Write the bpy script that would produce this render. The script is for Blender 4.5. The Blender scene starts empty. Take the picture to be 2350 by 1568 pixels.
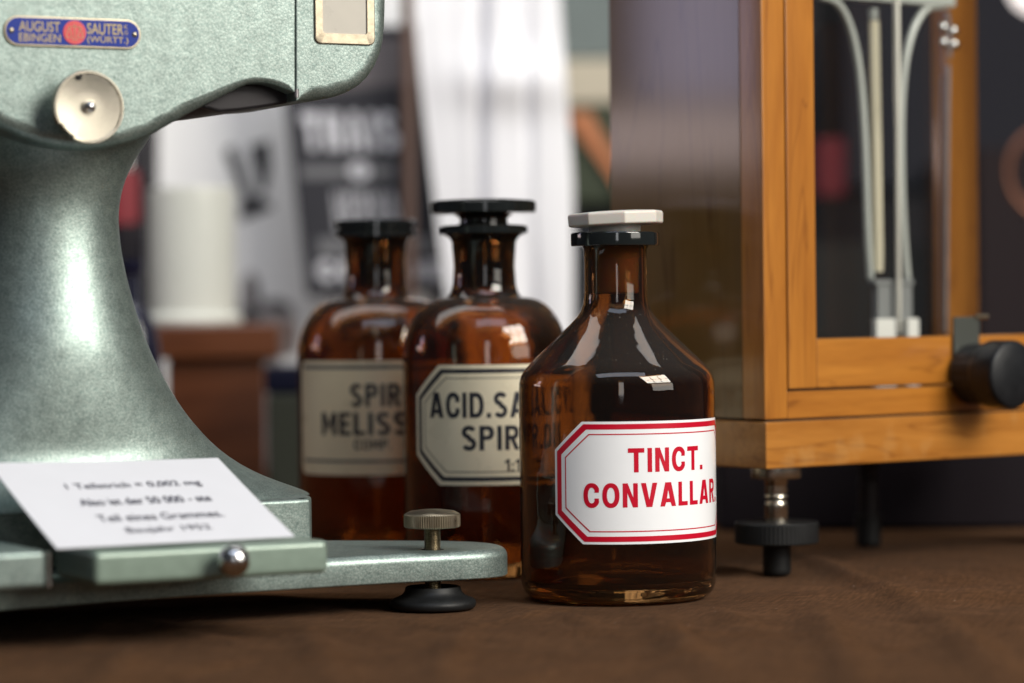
import bpy, bmesh, math, random
from mathutils import Vector, Matrix
random.seed(7)
SC = bpy.context.scene
COL = SC.collection
R = math.radians

# ------------------------------------------------------------------ camera
FPX = 6528.0                      # focal length in pixels of a 2350 px wide picture
EYE = Vector((0.0, 0.0, 0.1308))
PITCH, ROLL = 0.0123, 0.011
cd = bpy.data.cameras.new('camera')
cam = bpy.data.objects.new('camera', cd)
COL.objects.link(cam)
cd.sensor_width = 36.0
cd.lens = 100.0
cd.clip_start = 0.02
cd.clip_end = 60.0
CAMROT = Matrix.Rotation(math.pi / 2 - PITCH, 3, 'X') @ Matrix.Rotation(-ROLL, 3, 'Z')
cam.matrix_world = Matrix.Translation(EYE) @ CAMROT.to_4x4()
cd.dof.use_dof = True
cd.dof.focus_distance = 1.250
cd.dof.aperture_fstop = 4.4
cd.dof.aperture_blades = 9
SC.camera = cam

# ------------------------------------------------------------------ light
world = bpy.data.worlds.new('World')
SC.world = world
world.use_nodes = True
bg = world.node_tree.nodes['Background']
bg.inputs['Color'].default_value = (0.80, 0.88, 1.0, 1)
bg.inputs['Strength'].default_value = 0.05

def area(name, loc, target, sx, sy, power, color):
    l = bpy.data.lights.new(name, 'AREA')
    l.shape = 'RECTANGLE'
    l.size, l.size_y = sx, sy
    l.energy = power
    l.color = color
    o = bpy.data.objects.new(name, l)
    COL.objects.link(o)
    o.location = loc
    o.rotation_euler = (Vector(target) - Vector(loc)).to_track_quat('-Z', 'Y').to_euler()
    return o

# the shop window: low bright street on the right seen through its panes, blue sky above, a faint glow straight ahead
KEY, KEY_AT = Vector((1.66, -0.08, 1.42)), Vector((0.0, 1.28, 0.12))
kd = (KEY_AT - KEY).normalized()
kx_ = kd.cross(Vector((0, 0, 1))).normalized()
ky_ = kx_.cross(kd)
for ci in (-1, 0, 1):
    for ri in (-1, 1):
        c = KEY + kx_ * (.44 * ci) + ky_ * (.29 * ri)
        area('window_light', c, c + kd, .40, .53, 13.5, (1.0, 0.945, 0.85))
area('street_fill_light', (2.0, -0.18, 0.56), (-0.05, 1.22, 0.22), 1.15, 0.5, 7.2, (1.0, 0.955, 0.86))  # fill added low on the right so the green head mirrors it
area('sky_light', (0.15, 0.05, 1.95), (-0.05, 1.35, 0.1), 1.9, 0.6, 11, (0.72, 0.82, 1.0))
area('front_light', (0.22, -1.6, 0.75), (-0.05, 1.3, 0.15), 0.30, 1.2, 3.6, (0.97, 0.98, 1.0))
area('poster_fill_light', (-0.32, 1.55, 1.10), (-0.32, 2.3, 0.40), 1.7, 0.65, 10.5, (1.0, 0.985, 0.97))  # fill lamp added overhead to brighten the posters and the coat
area('panel_sheen_light', (-1.25, 1.665, 0.42), (0.1, 1.40, 0.25), 0.13, 0.18, 0.27, (0.76, 0.72, 1.0))  # added lamp out of view, makes the violet sheen on the side panel
area('panel_band_light', (-1.25, 1.71, 0.292), (0.1, 1.40, 0.24), 0.30, 0.055, 0.23, (1.0, 0.80, 0.78))  # added strip lamp, makes the pink band reflected below that sheen

vs = SC.view_settings
vs.view_transform = 'Standard'
vs.look = 'None'
vs.exposure = 0.0
vs.gamma = 1.0
vs.use_curve_mapping = False
SC.render.engine = 'CYCLES'
cy = SC.cycles
cy.use_denoising = True
cy.max_bounces = 20
cy.transmission_bounces = 18
cy.transparent_max_bounces = 16
cy.glossy_bounces = 8
cy.diffuse_bounces = 5
cy.sample_clamp_indirect = 5.0
cy.blur_glossy = 0.4

# ------------------------------------------------------------------ where a pixel's sight line meets a plane of the place
def ray(px, py):
    return (CAMROT @ Vector((px - 1175.0, 784.0 - py, -FPX))).normalized()

def P(px, py, d):                  # at the distance d in front of the lens
    r = ray(px, py)
    return EYE + r * (d / r.y)

def G(px, py, z):                  # on a level z
    r = ray(px, py)
    return EYE + r * ((z - EYE.z) / r.z)

def ZD(px, py, d):
    return P(px, py, d).z

class Frame:                       # a thing's own axes: x along its front, y into its depth, z up
    def __init__(self, o, deg):
        self.o = Vector((o[0], o[1], 0.0))
        self.a = R(deg)
        self.ux = Vector((math.cos(self.a), math.sin(self.a), 0))
        self.uy = Vector((-math.sin(self.a), math.cos(self.a), 0))
    def local(self, p):
        v = p - self.o
        return Vector((v.dot(self.ux), v.dot(self.uy), v.z))
    def hit(self, px, py, y=0.0):  # on the plane y of this thing
        r = ray(px, py)
        t = (y - (EYE - self.o).dot(self.uy)) / r.dot(self.uy)
        p = self.local(EYE + r * t)
        return p.x, p.z

# ------------------------------------------------------------------ materials
def nt(name):
    m = bpy.data.materials.new(name)
    m.use_nodes = True
    t = m.node_tree
    return m, t, t.nodes['Principled BSDF'], t.nodes['Material Output']

def simple(name, col, rough=0.5, metal=0.0, coat=0.0, spec=0.5, var=0.0, scale=60.0, bump=0.0):
    m, t, b, o = nt(name)
    b.inputs['Base Color'].default_value = (*col, 1)
    b.inputs['Roughness'].default_value = rough
    b.inputs['Metallic'].default_value = metal
    b.inputs['Coat Weight'].default_value = coat
    b.inputs['Coat Roughness'].default_value = 0.08
    b.inputs['Specular IOR Level'].default_value = spec
    if var or bump:
        tc = t.nodes.new('ShaderNodeTexCoord')
        n = t.nodes.new('ShaderNodeTexNoise')
        n.inputs['Scale'].default_value = scale
        n.inputs['Detail'].default_value = 6
        t.links.new(tc.outputs['Object'], n.inputs['Vector'])
        if var:
            mx = t.nodes.new('ShaderNodeMix'); mx.data_type = 'RGBA'
            mx.inputs['A'].default_value = (*[c * (1 - var) for c in col], 1)
            mx.inputs['B'].default_value = (*[min(1, c * (1 + var)) for c in col], 1)
            t.links.new(n.outputs['Fac'], mx.inputs['Factor'])
            t.links.new(mx.outputs['Result'], b.inputs['Base Color'])
            mr = t.nodes.new('ShaderNodeMapRange')
            mr.inputs['To Min'].default_value = max(0.02, rough - 0.12)
            mr.inputs['To Max'].default_value = min(1, rough + 0.12)
            t.links.new(n.outputs['Fac'], mr.inputs['Value'])
            t.links.new(mr.outputs['Result'], b.inputs['Roughness'])
        if bump:
            bp = t.nodes.new('ShaderNodeBump')
            bp.inputs['Strength'].default_value = bump
            bp.inputs['Distance'].default_value = 0.001
            t.links.new(n.outputs['Fac'], bp.inputs['Height'])
            t.links.new(bp.outputs['Normal'], b.inputs['Normal'])
    return m

def hammered(name, dark, light, cells=820.0, metal=0.55, rough=0.36):
    m, t, b, o = nt(name)
    N, L = t.nodes.new, t.links.new
    tc = N('ShaderNodeTexCoord')
    nz = N('ShaderNodeTexNoise'); nz.inputs['Scale'].default_value = 900; nz.inputs['Detail'].default_value = 2
    L(tc.outputs['Object'], nz.inputs['Vector'])
    sub = N('ShaderNodeVectorMath'); sub.operation = 'SUBTRACT'; sub.inputs[1].default_value = (.5, .5, .5)
    L(nz.outputs['Color'], sub.inputs[0])
    sc = N('ShaderNodeVectorMath'); sc.operation = 'SCALE'; sc.inputs['Scale'].default_value = 0.0016
    L(sub.outputs['Vector'], sc.inputs[0])
    add = N('ShaderNodeVectorMath'); add.operation = 'ADD'
    L(tc.outputs['Object'], add.inputs[0]); L(sc.outputs['Vector'], add.inputs[1])
    v = N('ShaderNodeTexVoronoi'); v.feature = 'DISTANCE_TO_EDGE'; v.inputs['Scale'].default_value = cells
    L(add.outputs['Vector'], v.inputs['Vector'])
    cr = N('ShaderNodeValToRGB')
    cr.color_ramp.elements[0].position = 0.0; cr.color_ramp.elements[0].color = (*dark, 1)
    cr.color_ramp.elements[1].position = 0.15; cr.color_ramp.elements[1].color = (*light, 1)
    L(v.outputs['Distance'], cr.inputs['Fac'])
    big = N('ShaderNodeTexNoise'); big.inputs['Scale'].default_value = 160; big.inputs['Detail'].default_value = 4
    L(tc.outputs['Object'], big.inputs['Vector'])
    mr = N('ShaderNodeMapRange'); mr.inputs['From Min'].default_value = .3; mr.inputs['From Max'].default_value = .7
    mr.inputs['To Min'].default_value = .82; mr.inputs['To Max'].default_value = 1.1
    L(big.outputs['Fac'], mr.inputs['Value'])
    mul = N('ShaderNodeVectorMath'); mul.operation = 'SCALE'
    L(cr.outputs['Color'], mul.inputs[0]); L(mr.outputs['Result'], mul.inputs['Scale'])
    L(mul.outputs['Vector'], b.inputs['Base Color'])
    b.inputs['Metallic'].default_value = metal
    b.inputs['Roughness'].default_value = rough
    v2 = N('ShaderNodeTexVoronoi'); v2.feature = 'SMOOTH_F1'; v2.inputs['Scale'].default_value = cells
    L(add.outputs['Vector'], v2.inputs['Vector'])
    bp = N('ShaderNodeBump'); bp.inputs['Strength'].default_value = 0.10; bp.inputs['Distance'].default_value = 0.0006
    bp.invert = True
    L(v2.outputs['Distance'], bp.inputs['Height'])
    L(bp.outputs['Normal'], b.inputs['Normal'])
    return m

def wood(name, c1, c2, axis=2, rough=0.32, coat=0.5, scale=30.0, scuff=0.0):
    m, t, b, o = nt(name)
    N, L = t.nodes.new, t.links.new
    tc = N('ShaderNodeTexCoord')
    mp = N('ShaderNodeMapping')
    s = [1.0, 1.0, 1.0]; s[axis] = 0.09
    mp.inputs['Scale'].default_value = s
    L(tc.outputs['Object'], mp.inputs['Vector'])
    n = N('ShaderNodeTexNoise'); n.inputs['Scale'].default_value = scale * 3; n.inputs['Detail'].default_value = 8
    n.inputs['Roughness'].default_value = 0.6; n.inputs['Distortion'].default_value = 0.6
    L(mp.outputs['Vector'], n.inputs['Vector'])
    f = N('ShaderNodeTexNoise'); f.inputs['Scale'].default_value = scale * 28; f.inputs['Detail'].default_value = 4
    L(mp.outputs['Vector'], f.inputs['Vector'])
    cr = N('ShaderNodeValToRGB')
    cr.color_ramp.elements[0].position = 0.30; cr.color_ramp.elements[0].color = (*c1, 1)
    cr.color_ramp.elements[1].position = 0.68; cr.color_ramp.elements[1].color = (*c2, 1)
    L(n.outputs['Fac'], cr.inputs['Fac'])
    # a few dark mineral streaks
    k = N('ShaderNodeTexNoise'); k.inputs['Scale'].default_value = scale * 1.6; k.inputs['Detail'].default_value = 3
    k.inputs['Distortion'].default_value = 1.2
    L(mp.outputs['Vector'], k.inputs['Vector'])
    kr = N('ShaderNodeValToRGB')
    kr.color_ramp.elements[0].position = 0.485; kr.color_ramp.elements[0].color = (1, 1, 1, 1)
    kr.color_ramp.elements[1].position = 0.515; kr.color_ramp.elements[1].color = (1, 1, 1, 1)
    e = kr.color_ramp.elements.new(0.50); e.color = (.62, .55, .5, 1)
    L(k.outputs['Fac'], kr.inputs['Fac'])
    mu = N('ShaderNodeMix'); mu.data_type = 'RGBA'; mu.blend_type = 'MULTIPLY'; mu.inputs['Factor'].default_value = 0.8
    L(cr.outputs['Color'], mu.inputs['A']); L(kr.outputs['Color'], mu.inputs['B'])
    mf = N('ShaderNodeMapRange'); mf.inputs['To Min'].default_value = .86; mf.inputs['To Max'].default_value = 1.12
    L(f.outputs['Fac'], mf.inputs['Value'])
    vm = N('ShaderNodeVectorMath'); vm.operation = 'SCALE'
    L(mu.outputs['Result'], vm.inputs[0]); L(mf.outputs['Result'], vm.inputs['Scale'])
    out = vm.outputs['Vector']
    if scuff:
        w = N('ShaderNodeTexNoise'); w.inputs['Scale'].default_value = 45; w.inputs['Detail'].default_value = 7
        L(tc.outputs['Object'], w.inputs['Vector'])
        wr = N('ShaderNodeMapRange'); wr.inputs['From Min'].default_value = .56; wr.inputs['From Max'].default_value = .76
        wr.inputs['To Max'].default_value = scuff
        L(w.outputs['Fac'], wr.inputs['Value'])
        wm = N('ShaderNodeMix'); wm.data_type = 'RGBA'; wm.inputs['B'].default_value = (.62, .42, .18, 1)
        L(wr.outputs['Result'], wm.inputs['Factor']); L(out, wm.inputs['A'])
        out = wm.outputs['Result']
    L(out, b.inputs['Base Color'])
    b.inputs['Roughness'].default_value = rough
    b.inputs['Coat Weight'].default_value = coat
    b.inputs['Coat Roughness'].default_value = 0.12
    bp = N('ShaderNodeBump'); bp.inputs['Strength'].default_value = .12; bp.inputs['Distance'].default_value = .0005
    L(f.outputs['Fac'], bp.inputs['Height']); L(bp.outputs['Normal'], b.inputs['Normal'])
    return m

def amber(name, col, dust=0.0):
    m, t, b, o = nt(name)
    N, L = t.nodes.new, t.links.new
    b.inputs['Base Color'].default_value = (*col, 1)
    b.inputs['Transmission Weight'].default_value = 1.0
    b.inputs['Roughness'].default_value = 0.012
    b.inputs['IOR'].default_value = 1.5
    tc = N('ShaderNodeTexCoord')
    nz = N('ShaderNodeTexNoise'); nz.inputs['Scale'].default_value = 55; nz.inputs['Detail'].default_value = 2
    L(tc.outputs['Object'], nz.inputs['Vector'])
    bp = N('ShaderNodeBump'); bp.inputs['Strength'].default_value = .10; bp.inputs['Distance'].default_value = .002
    L(nz.outputs['Fac'], bp.inputs['Height']); L(bp.outputs['Normal'], b.inputs['Normal'])
    if dust:
        v = N('ShaderNodeTexVoronoi'); v.inputs['Scale'].default_value = 760
        L(tc.outputs['Object'], v.inputs['Vector'])
        cl = N('ShaderNodeTexNoise'); cl.inputs['Scale'].default_value = 40; cl.inputs['Detail'].default_value = 3
        L(tc.outputs['Object'], cl.inputs['Vector'])
        r1 = N('ShaderNodeMapRange'); r1.inputs['From Min'].default_value = .17; r1.inputs['From Max'].default_value = .08
        L(v.outputs['Distance'], r1.inputs['Value'])
        rk = N('ShaderNodeSeparateColor'); L(v.outputs['Color'], rk.inputs['Color'])
        gt = N('ShaderNodeMath'); gt.operation = 'GREATER_THAN'; gt.inputs[1].default_value = .80
        L(rk.outputs['Red'], gt.inputs[0])
        r2 = N('ShaderNodeMapRange'); r2.inputs['From Min'].default_value = .42; r2.inputs['From Max'].default_value = .66
        r2.inputs['To Max'].default_value = dust
        L(cl.outputs['Fac'], r2.inputs['Value'])
        mm = N('ShaderNodeMath'); mm.operation = 'MULTIPLY'
        L(r1.outputs['Result'], mm.inputs[0]); L(gt.outputs['Value'], mm.inputs[1])
        m2 = N('ShaderNodeMath'); m2.operation = 'MULTIPLY'
        L(mm.outputs['Value'], m2.inputs[0]); L(r2.outputs['Result'], m2.inputs[1])
        # a thin general film of dust where the glass faces upwards
        ge = N('ShaderNodeNewGeometry'); sx = N('ShaderNodeSeparateXYZ'); L(ge.outputs['Normal'], sx.inputs['Vector'])
        up = N('ShaderNodeMapRange'); up.inputs['From Min'].default_value = .15; up.inputs['From Max'].default_value = .9
        up.inputs['To Min'].default_value = .12; up.inputs['To Max'].default_value = 1.0
        L(sx.outputs['Z'], up.inputs['Value'])
        m3 = N('ShaderNodeMath'); m3.operation = 'MULTIPLY'
        L(m2.outputs['Value'], m3.inputs[0]); L(up.outputs['Result'], m3.inputs[1])
        fm = N('ShaderNodeMath'); fm.operation = 'MULTIPLY_ADD'; fm.inputs[1].default_value = .028
        L(up.outputs['Result'], fm.inputs[0]); L(m3.outputs['Value'], fm.inputs[2])
        df = N('ShaderNodeBsdfDiffuse'); df.inputs['Color'].default_value = (.62, .6, .56, 1)
        ms = N('ShaderNodeMixShader')
        L(fm.outputs['Value'], ms.inputs['Fac']); L(b.outputs['BSDF'], ms.inputs[1]); L(df.outputs['BSDF'], ms.inputs[2])
        L(ms.outputs['Shader'], o.inputs['Surface'])
    return m

def pane_glass(name):
    m, t, b, o = nt(name)
    N, L = t.nodes.new, t.links.new
    tr = N('ShaderNodeBsdfTransparent'); tr.inputs['Color'].default_value = (.985, .99, .985, 1)
    gl = N('ShaderNodeBsdfGlossy'); gl.inputs['Roughness'].default_value = .01
    fr = N('ShaderNodeFresnel')
    ge = N('ShaderNodeNewGeometry'); io = N('ShaderNodeMapRange')     # same reflectance on both faces of the thin pane
    io.inputs['To Min'].default_value = 1.5; io.inputs['To Max'].default_value = 1 / 1.5
    L(ge.outputs['Backfacing'], io.inputs['Value']); L(io.outputs['Result'], fr.inputs['IOR'])
    ms = N('ShaderNodeMixShader')
    L(fr.outputs['Fac'], ms.inputs['Fac']); L(tr.outputs['BSDF'], ms.inputs[1]); L(gl.outputs['BSDF'], ms.inputs[2])
    L(ms.outputs['Shader'], o.inputs['Surface'])
    return m

def fabric(name, c1, c2):
    m, t, b, o = nt(name)
    N, L = t.nodes.new, t.links.new
    tc = N('ShaderNodeTexCoord')
    wob = N('ShaderNodeTexNoise'); wob.inputs['Scale'].default_value = 90; wob.inputs['Detail'].default_value = 2
    L(tc.outputs['Object'], wob.inputs['Vector'])
    sc = N('ShaderNodeVectorMath'); sc.operation = 'SCALE'; sc.inputs['Scale'].default_value = .0012
    L(wob.outputs['Color'], sc.inputs[0])
    ad = N('ShaderNodeVectorMath'); ad.operation = 'ADD'
    L(tc.outputs['Object'], ad.inputs[0]); L(sc.outputs['Vector'], ad.inputs[1])
    mp = N('ShaderNodeMapping'); mp.inputs['Rotation'].default_value = (0, 0, R(20))
    L(ad.outputs['Vector'], mp.inputs['Vector'])
    waves = []
    for d in ('X', 'Y'):
        w = N('ShaderNodeTexWave'); w.wave_type = 'BANDS'; w.bands_direction = d
        w.inputs['Scale'].default_value = 400; w.inputs['Distortion'].default_value = .6
        w.inputs['Detail'].default_value = 1; w.inputs['Detail Scale'].default_value = 2
        L(mp.outputs['Vector'], w.inputs['Vector']); waves.append(w)
    mx = N('ShaderNodeMath'); mx.operation = 'MAXIMUM'
    L(waves[0].outputs['Fac'], mx.inputs[0]); L(waves[1].outputs['Fac'], mx.inputs[1])
    big = N('ShaderNodeTexNoise'); big.inputs['Scale'].default_value = 22; big.inputs['Detail'].default_value = 7
    L(tc.outputs['Object'], big.inputs['Vector'])
    br = N('ShaderNodeMapRange'); br.inputs['From Min'].default_value = .3; br.inputs['From Max'].default_value = .7
    L(big.outputs['Fac'], br.inputs['Value'])
    cm = N('ShaderNodeMix'); cm.data_type = 'RGBA'
    cm.inputs['A'].default_value = (*c1, 1); cm.inputs['B'].default_value = (*c2, 1)
    L(br.outputs['Result'], cm.inputs['Factor'])
    mr = N('ShaderNodeMapRange'); mr.inputs['To Min'].default_value = .30; mr.inputs['To Max'].default_value = 1.18
    L(mx.outputs['Value'], mr.inputs['Value'])
    vm = N('ShaderNodeVectorMath'); vm.operation = 'SCALE'
    L(cm.outputs['Result'], vm.inputs[0]); L(mr.outputs['Result'], vm.inputs['Scale'])
    # slubby threads: thicker and thinner stretches along both directions of the weave
    src = vm.outputs['Vector']
    for st in ((1, .07, 1), (.07, 1, 1)):
        m2_ = N('ShaderNodeMapping'); m2_.inputs['Scale'].default_value = st
        L(mp.outputs['Vector'], m2_.inputs['Vector'])
        sn = N('ShaderNodeTexNoise'); sn.inputs['Scale'].default_value = 900; sn.inputs['Detail'].default_value = 2
        L(m2_.outputs['Vector'], sn.inputs['Vector'])
        sr = N('ShaderNodeMapRange'); sr.inputs['From Min'].default_value = .34; sr.inputs['From Max'].default_value = .66
        sr.inputs['To Min'].default_value = .80; sr.inputs['To Max'].default_value = 1.2
        L(sn.outputs['Fac'], sr.inputs['Value'])
        s2_ = N('ShaderNodeVectorMath'); s2_.operation = 'SCALE'
        L(src, s2_.inputs[0]); L(sr.outputs['Result'], s2_.inputs['Scale'])
        src = s2_.outputs['Vector']
    # lint
    lv = N('ShaderNodeTexVoronoi'); lv.inputs['Scale'].default_value = 140
    L(tc.outputs['Object'], lv.inputs['Vector'])
    lr = N('ShaderNodeMapRange'); lr.inputs['From Min'].default_value = .055; lr.inputs['From Max'].default_value = .03
    L(lv.outputs['Distance'], lr.inputs['Value'])
    ls = N('ShaderNodeSeparateColor'); L(lv.outputs['Color'], ls.inputs['Color'])
    lg = N('ShaderNodeMath'); lg.operation = 'GREATER_THAN'; lg.inputs[1].default_value = .72
    L(ls.outputs['Red'], lg.inputs[0])
    lm = N('ShaderNodeMath'); lm.operation = 'MULTIPLY'
    L(lr.outputs['Result'], lm.inputs[0]); L(lg.outputs['Value'], lm.inputs[1])
    lx = N('ShaderNodeMix'); lx.data_type = 'RGBA'; lx.inputs['B'].default_value = (.35, .3, .26, 1)
    L(lm.outputs['Value'], lx.inputs['Factor']); L(src, lx.inputs['A'])
    L(lx.outputs['Result'], b.inputs['Base Color'])
    b.inputs['Roughness'].default_value = .9
    b.inputs['Specular IOR Level'].default_value = .0
    b.inputs['Sheen Weight'].default_value = .02
    b.inputs['Sheen Roughness'].default_value = .5
    bp = N('ShaderNodeBump'); bp.inputs['Strength'].default_value = .5; bp.inputs['Distance'].default_value = .0004
    L(mx.outputs['Value'], bp.inputs['Height'])
    L(bp.outputs['Normal'], b.inputs['Normal'])
    return m

M = {}
M['green'] = hammered('hammered green paint', (.155, .215, .203), (.315, .378, .354), metal=.76, rough=.45)
M['green_smooth'] = simple('smooth green paint', (.22, .29, .24), .38, .25, .2, var=.08, scale=250, bump=.05)
M['nickel'] = simple('nickel', (.60, .55, .46), .24, 1.0, var=.08, scale=70)
b_ = M['nickel'].node_tree.nodes['Principled BSDF']
b_.inputs['Anisotropic'].default_value = .75
tn_ = M['nickel'].node_tree.nodes.new('ShaderNodeTangent'); tn_.direction_type = 'RADIAL'; tn_.axis = 'Z'
M['nickel'].node_tree.links.new(tn_.outputs['Tangent'], b_.inputs['Tangent'])
M['steel'] = simple('steel', (.62, .62, .62), .22, 1.0, var=.06, scale=120)
M['dull_metal'] = simple('dull brushed metal', (.30, .28, .29), .36, .85, var=.15, scale=300)
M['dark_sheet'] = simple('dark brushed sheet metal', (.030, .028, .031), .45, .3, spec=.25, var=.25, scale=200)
M['gilt'] = simple('dull gilt lettering', (.36, .29, .16), .55, .6)
M['brass'] = simple('tarnished brass', (.40, .35, .26), .34, 1.0, var=.25, scale=260)
M['worn_frame'] = simple('worn nickel frame', (.40, .345, .26), .42, 1.0, var=.4, scale=330, bump=.1)
M['blue'] = simple('blue enamel', (.010, .032, .26), .5, 0, 0, spec=.25, var=.12, scale=300)
M['red_enamel'] = simple('red enamel', (.62, .05, .06), .25, 0, .4)
M['black'] = simple('black bakelite', (.009, .010, .012), .42, 0, 0, spec=.3, var=.2, scale=200)
M['rubber'] = simple('black rubber', (.0085, .009, .0095), .5, 0, 0, spec=.3, var=.25, scale=140, bump=.05)
M['hole'] = simple('dark hole', (.004, .004, .004), .8)
M['cream_pane'] = simple('cream celluloid pane', (.46, .43, .37), .3, 0, .1, var=.12, scale=90)
M['paper'] = simple('white paper', (.69, .70, .75), .8, 0, 0, spec=.2, var=.03, scale=60)
M['ink'] = simple('black ink', (.09, .09, .12), .8, spec=.2)
M['enamel_white'] = simple('white enamel label', (.88, .90, .93), .22, 0, .35, var=.02, scale=120)
M['enamel_cream'] = simple('cream enamel label', (.74, .67, .50), .28, 0, .2, var=.05, scale=90)
M['enamel_cream_dark'] = simple('aged cream enamel label', (.72, .62, .43), .3, 0, .2, var=.06, scale=90)
def speckled(m, scale, thr, col):
    t = m.node_tree; N, L = t.nodes.new, t.links.new
    b = t.nodes['Principled BSDF']
    src = b.inputs['Base Color'].links[0].from_socket
    tc = N('ShaderNodeTexCoord'); v = N('ShaderNodeTexVoronoi'); v.inputs['Scale'].default_value = scale
    v.inputs['Randomness'].default_value = 1
    L(tc.outputs['Object'], v.inputs['Vector'])
    nz = N('ShaderNodeTexNoise'); nz.inputs['Scale'].default_value = scale * 4
    L(tc.outputs['Object'], nz.inputs['Vector'])
    ad = N('ShaderNodeMath'); ad.operation = 'MULTIPLY_ADD'; ad.inputs[1].default_value = .10
    L(nz.outputs['Fac'], ad.inputs[0]); L(v.outputs['Distance'], ad.inputs[2])
    r = N('ShaderNodeMapRange'); r.inputs['From Min'].default_value = .125; r.inputs['From Max'].default_value = .095
    L(ad.outputs['Value'], r.inputs['Value'])
    se = N('ShaderNodeSeparateColor'); L(v.outputs['Color'], se.inputs['Color'])
    g = N('ShaderNodeMath'); g.operation = 'GREATER_THAN'; g.inputs[1].default_value = thr
    L(se.outputs['Green'], g.inputs[0])
    mu = N('ShaderNodeMath'); mu.operation = 'MULTIPLY'
    L(r.outputs['Result'], mu.inputs[0]); L(g.outputs['Value'], mu.inputs[1])
    mx = N('ShaderNodeMix'); mx.data_type = 'RGBA'; mx.inputs['B'].default_value = (*col, 1)
    L(mu.outputs['Value'], mx.inputs['Factor']); L(src, mx.inputs['A'])
    L(mx.outputs['Result'], b.inputs['Base Color'])
speckled(M['enamel_white'], 260, .90, (.22, .17, .11))
speckled(M['enamel_cream'], 240, .88, (.2, .15, .09))
M['red_print'] = simple('red lettering', (.55, .003, .024), .3, 0, .2)
M['black_print'] = simple('black lettering', (.012, .014, .025), .4)
M['grey_print'] = simple('grey print', (.12, .12, .12), .6)
M['amber'] = amber('amber glass', (.38, .195, .068), .9)
M['amber_red'] = amber('red amber glass', (.47, .21, .062), .35)
M['dark_glass'] = simple('blackened amber glass', (.010, .012, .012), .08, 0, .5)
M['plastic'] = simple('milky white plastic', (.64, .62, .57), .38, 0, 0, var=.03, scale=100)
M['plastic'].node_tree.nodes['Principled BSDF'].inputs['Subsurface Weight'].default_value = .3
M['plastic'].node_tree.nodes['Principled BSDF'].inputs['Subsurface Scale'].default_value = .004
M['oak'] = wood('honey brown wood', (.31, .105, .012), (.46, .180, .025), 2)
M['oak_x'] = wood('honey brown wood, lying grain', (.31, .105, .012), (.46, .180, .025), 0)
M['oak_scuffed'] = wood('scuffed honey brown wood', (.33, .12, .016), (.48, .20, .036), 0, scuff=.28)
M['oak_shaded'] = wood('varnished brown side panel', (.155, .086, .029), (.175, .098, .034), 2, rough=.7, coat=1.0, scale=10)  # case wood in a darker brown, its shade put into the colour
M['oak_shaded'].node_tree.nodes['Principled BSDF'].inputs['Coat Roughness'].default_value = .115
M['oak_shaded'].node_tree.nodes['Principled BSDF'].inputs['Specular IOR Level'].default_value = .0
M['box_wood'] = wood('reddish brown wood', (.10, .032, .014), (.17, .055, .02), 0, scale=12)
M['pane'] = pane_glass('clear pane')
M['cloth'] = fabric('brown cloth', (.076, .0365, .0165), (.096, .047, .022))

# ------------------------------------------------------------------ mesh helpers
def link(name, me, mat=None, parent=None):
    o = bpy.data.objects.new(name, me)
    COL.objects.link(o)
    if mat is not None:
        me.materials.append(mat)
    if parent is not None:
        o.parent = parent
    return o

def build(name, bm, mat, parent=None, smooth=True, angle=40, recalc=True):
    if recalc:
        bmesh.ops.recalc_face_normals(bm, faces=bm.faces[:])
    for f in bm.faces:
        f.smooth = smooth
    if smooth:
        for e in bm.edges:
            if len(e.link_faces) == 2 and e.calc_face_angle(0) > R(angle):
                e.smooth = False
    me = bpy.data.meshes.new(name)
    bm.to_mesh(me)
    bm.free()
    o = link(name, me, mat, parent)
    if smooth and recalc and name != 'glass_body':
        w = o.modifiers.new('WeightedNormal', 'WEIGHTED_NORMAL')
        w.keep_sharp = True
        w.weight = 80
    return o

def tag(o, label=None, cat=None, group=None, kind=None):
    for k, v in (('label', label), ('category', cat), ('group', group), ('kind', kind)):
        if v:
            o[k] = v
    return o

def empty(name, loc, rz=0.0):
    o = bpy.data.objects.new(name, None)
    COL.objects.link(o)
    o.empty_display_size = 0.02
    o.location = loc
    o.rotation_euler = (0, 0, rz)
    return o

def lathe(bm, prof, segs=96, mat=Matrix.Identity(4), cap0=True, cap1=True, radial=None):
    rings = []
    for (r, z) in prof:
        if r < 1e-6:
            rings.append([bm.verts.new(mat @ Vector((0, 0, z)))])
            continue
        ring = []
        for i in range(segs):
            a = 2 * math.pi * i / segs
            rr = r * (radial(i, r, z) if radial else 1.0)
            ring.append(bm.verts.new(mat @ Vector((rr * math.cos(a), rr * math.sin(a), z))))
        rings.append(ring)
    for a, b in zip(rings, rings[1:]):
        if len(a) == 1 and len(b) == 1:
            continue
        for i in range(segs):
            j = (i + 1) % segs
            if len(a) == 1:
                bm.faces.new((a[0], b[j], b[i]))
            elif len(b) == 1:
                bm.faces.new((a[i], a[j], b[0]))
            else:
                bm.faces.new((a[i], a[j], b[j], b[i]))
    if cap0 and len(rings[0]) > 1:
        bm.faces.new(rings[0])
    if cap1 and len(rings[-1]) > 1:
        bm.faces.new(rings[-1])
    return bm

def box(bm, lo, hi, bev=0.0, seg=2, mat=Matrix.Identity(4)):
    vs_ = [bm.verts.new(mat @ Vector((x, y, z))) for x in (lo[0], hi[0]) for y in (lo[1], hi[1]) for z in (lo[2], hi[2])]
    fs = [(0, 1, 3, 2), (4, 6, 7, 5), (0, 4, 5, 1), (2, 3, 7, 6), (0, 2, 6, 4), (1, 5, 7, 3)]
    faces = [bm.faces.new([vs_[i] for i in f]) for f in fs]
    if bev:
        es = list({e for f in faces for e in f.edges})
        bmesh.ops.bevel(bm, geom=es, offset=bev, segments=seg, affect='EDGES', profile=.5)
    return bm

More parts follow.
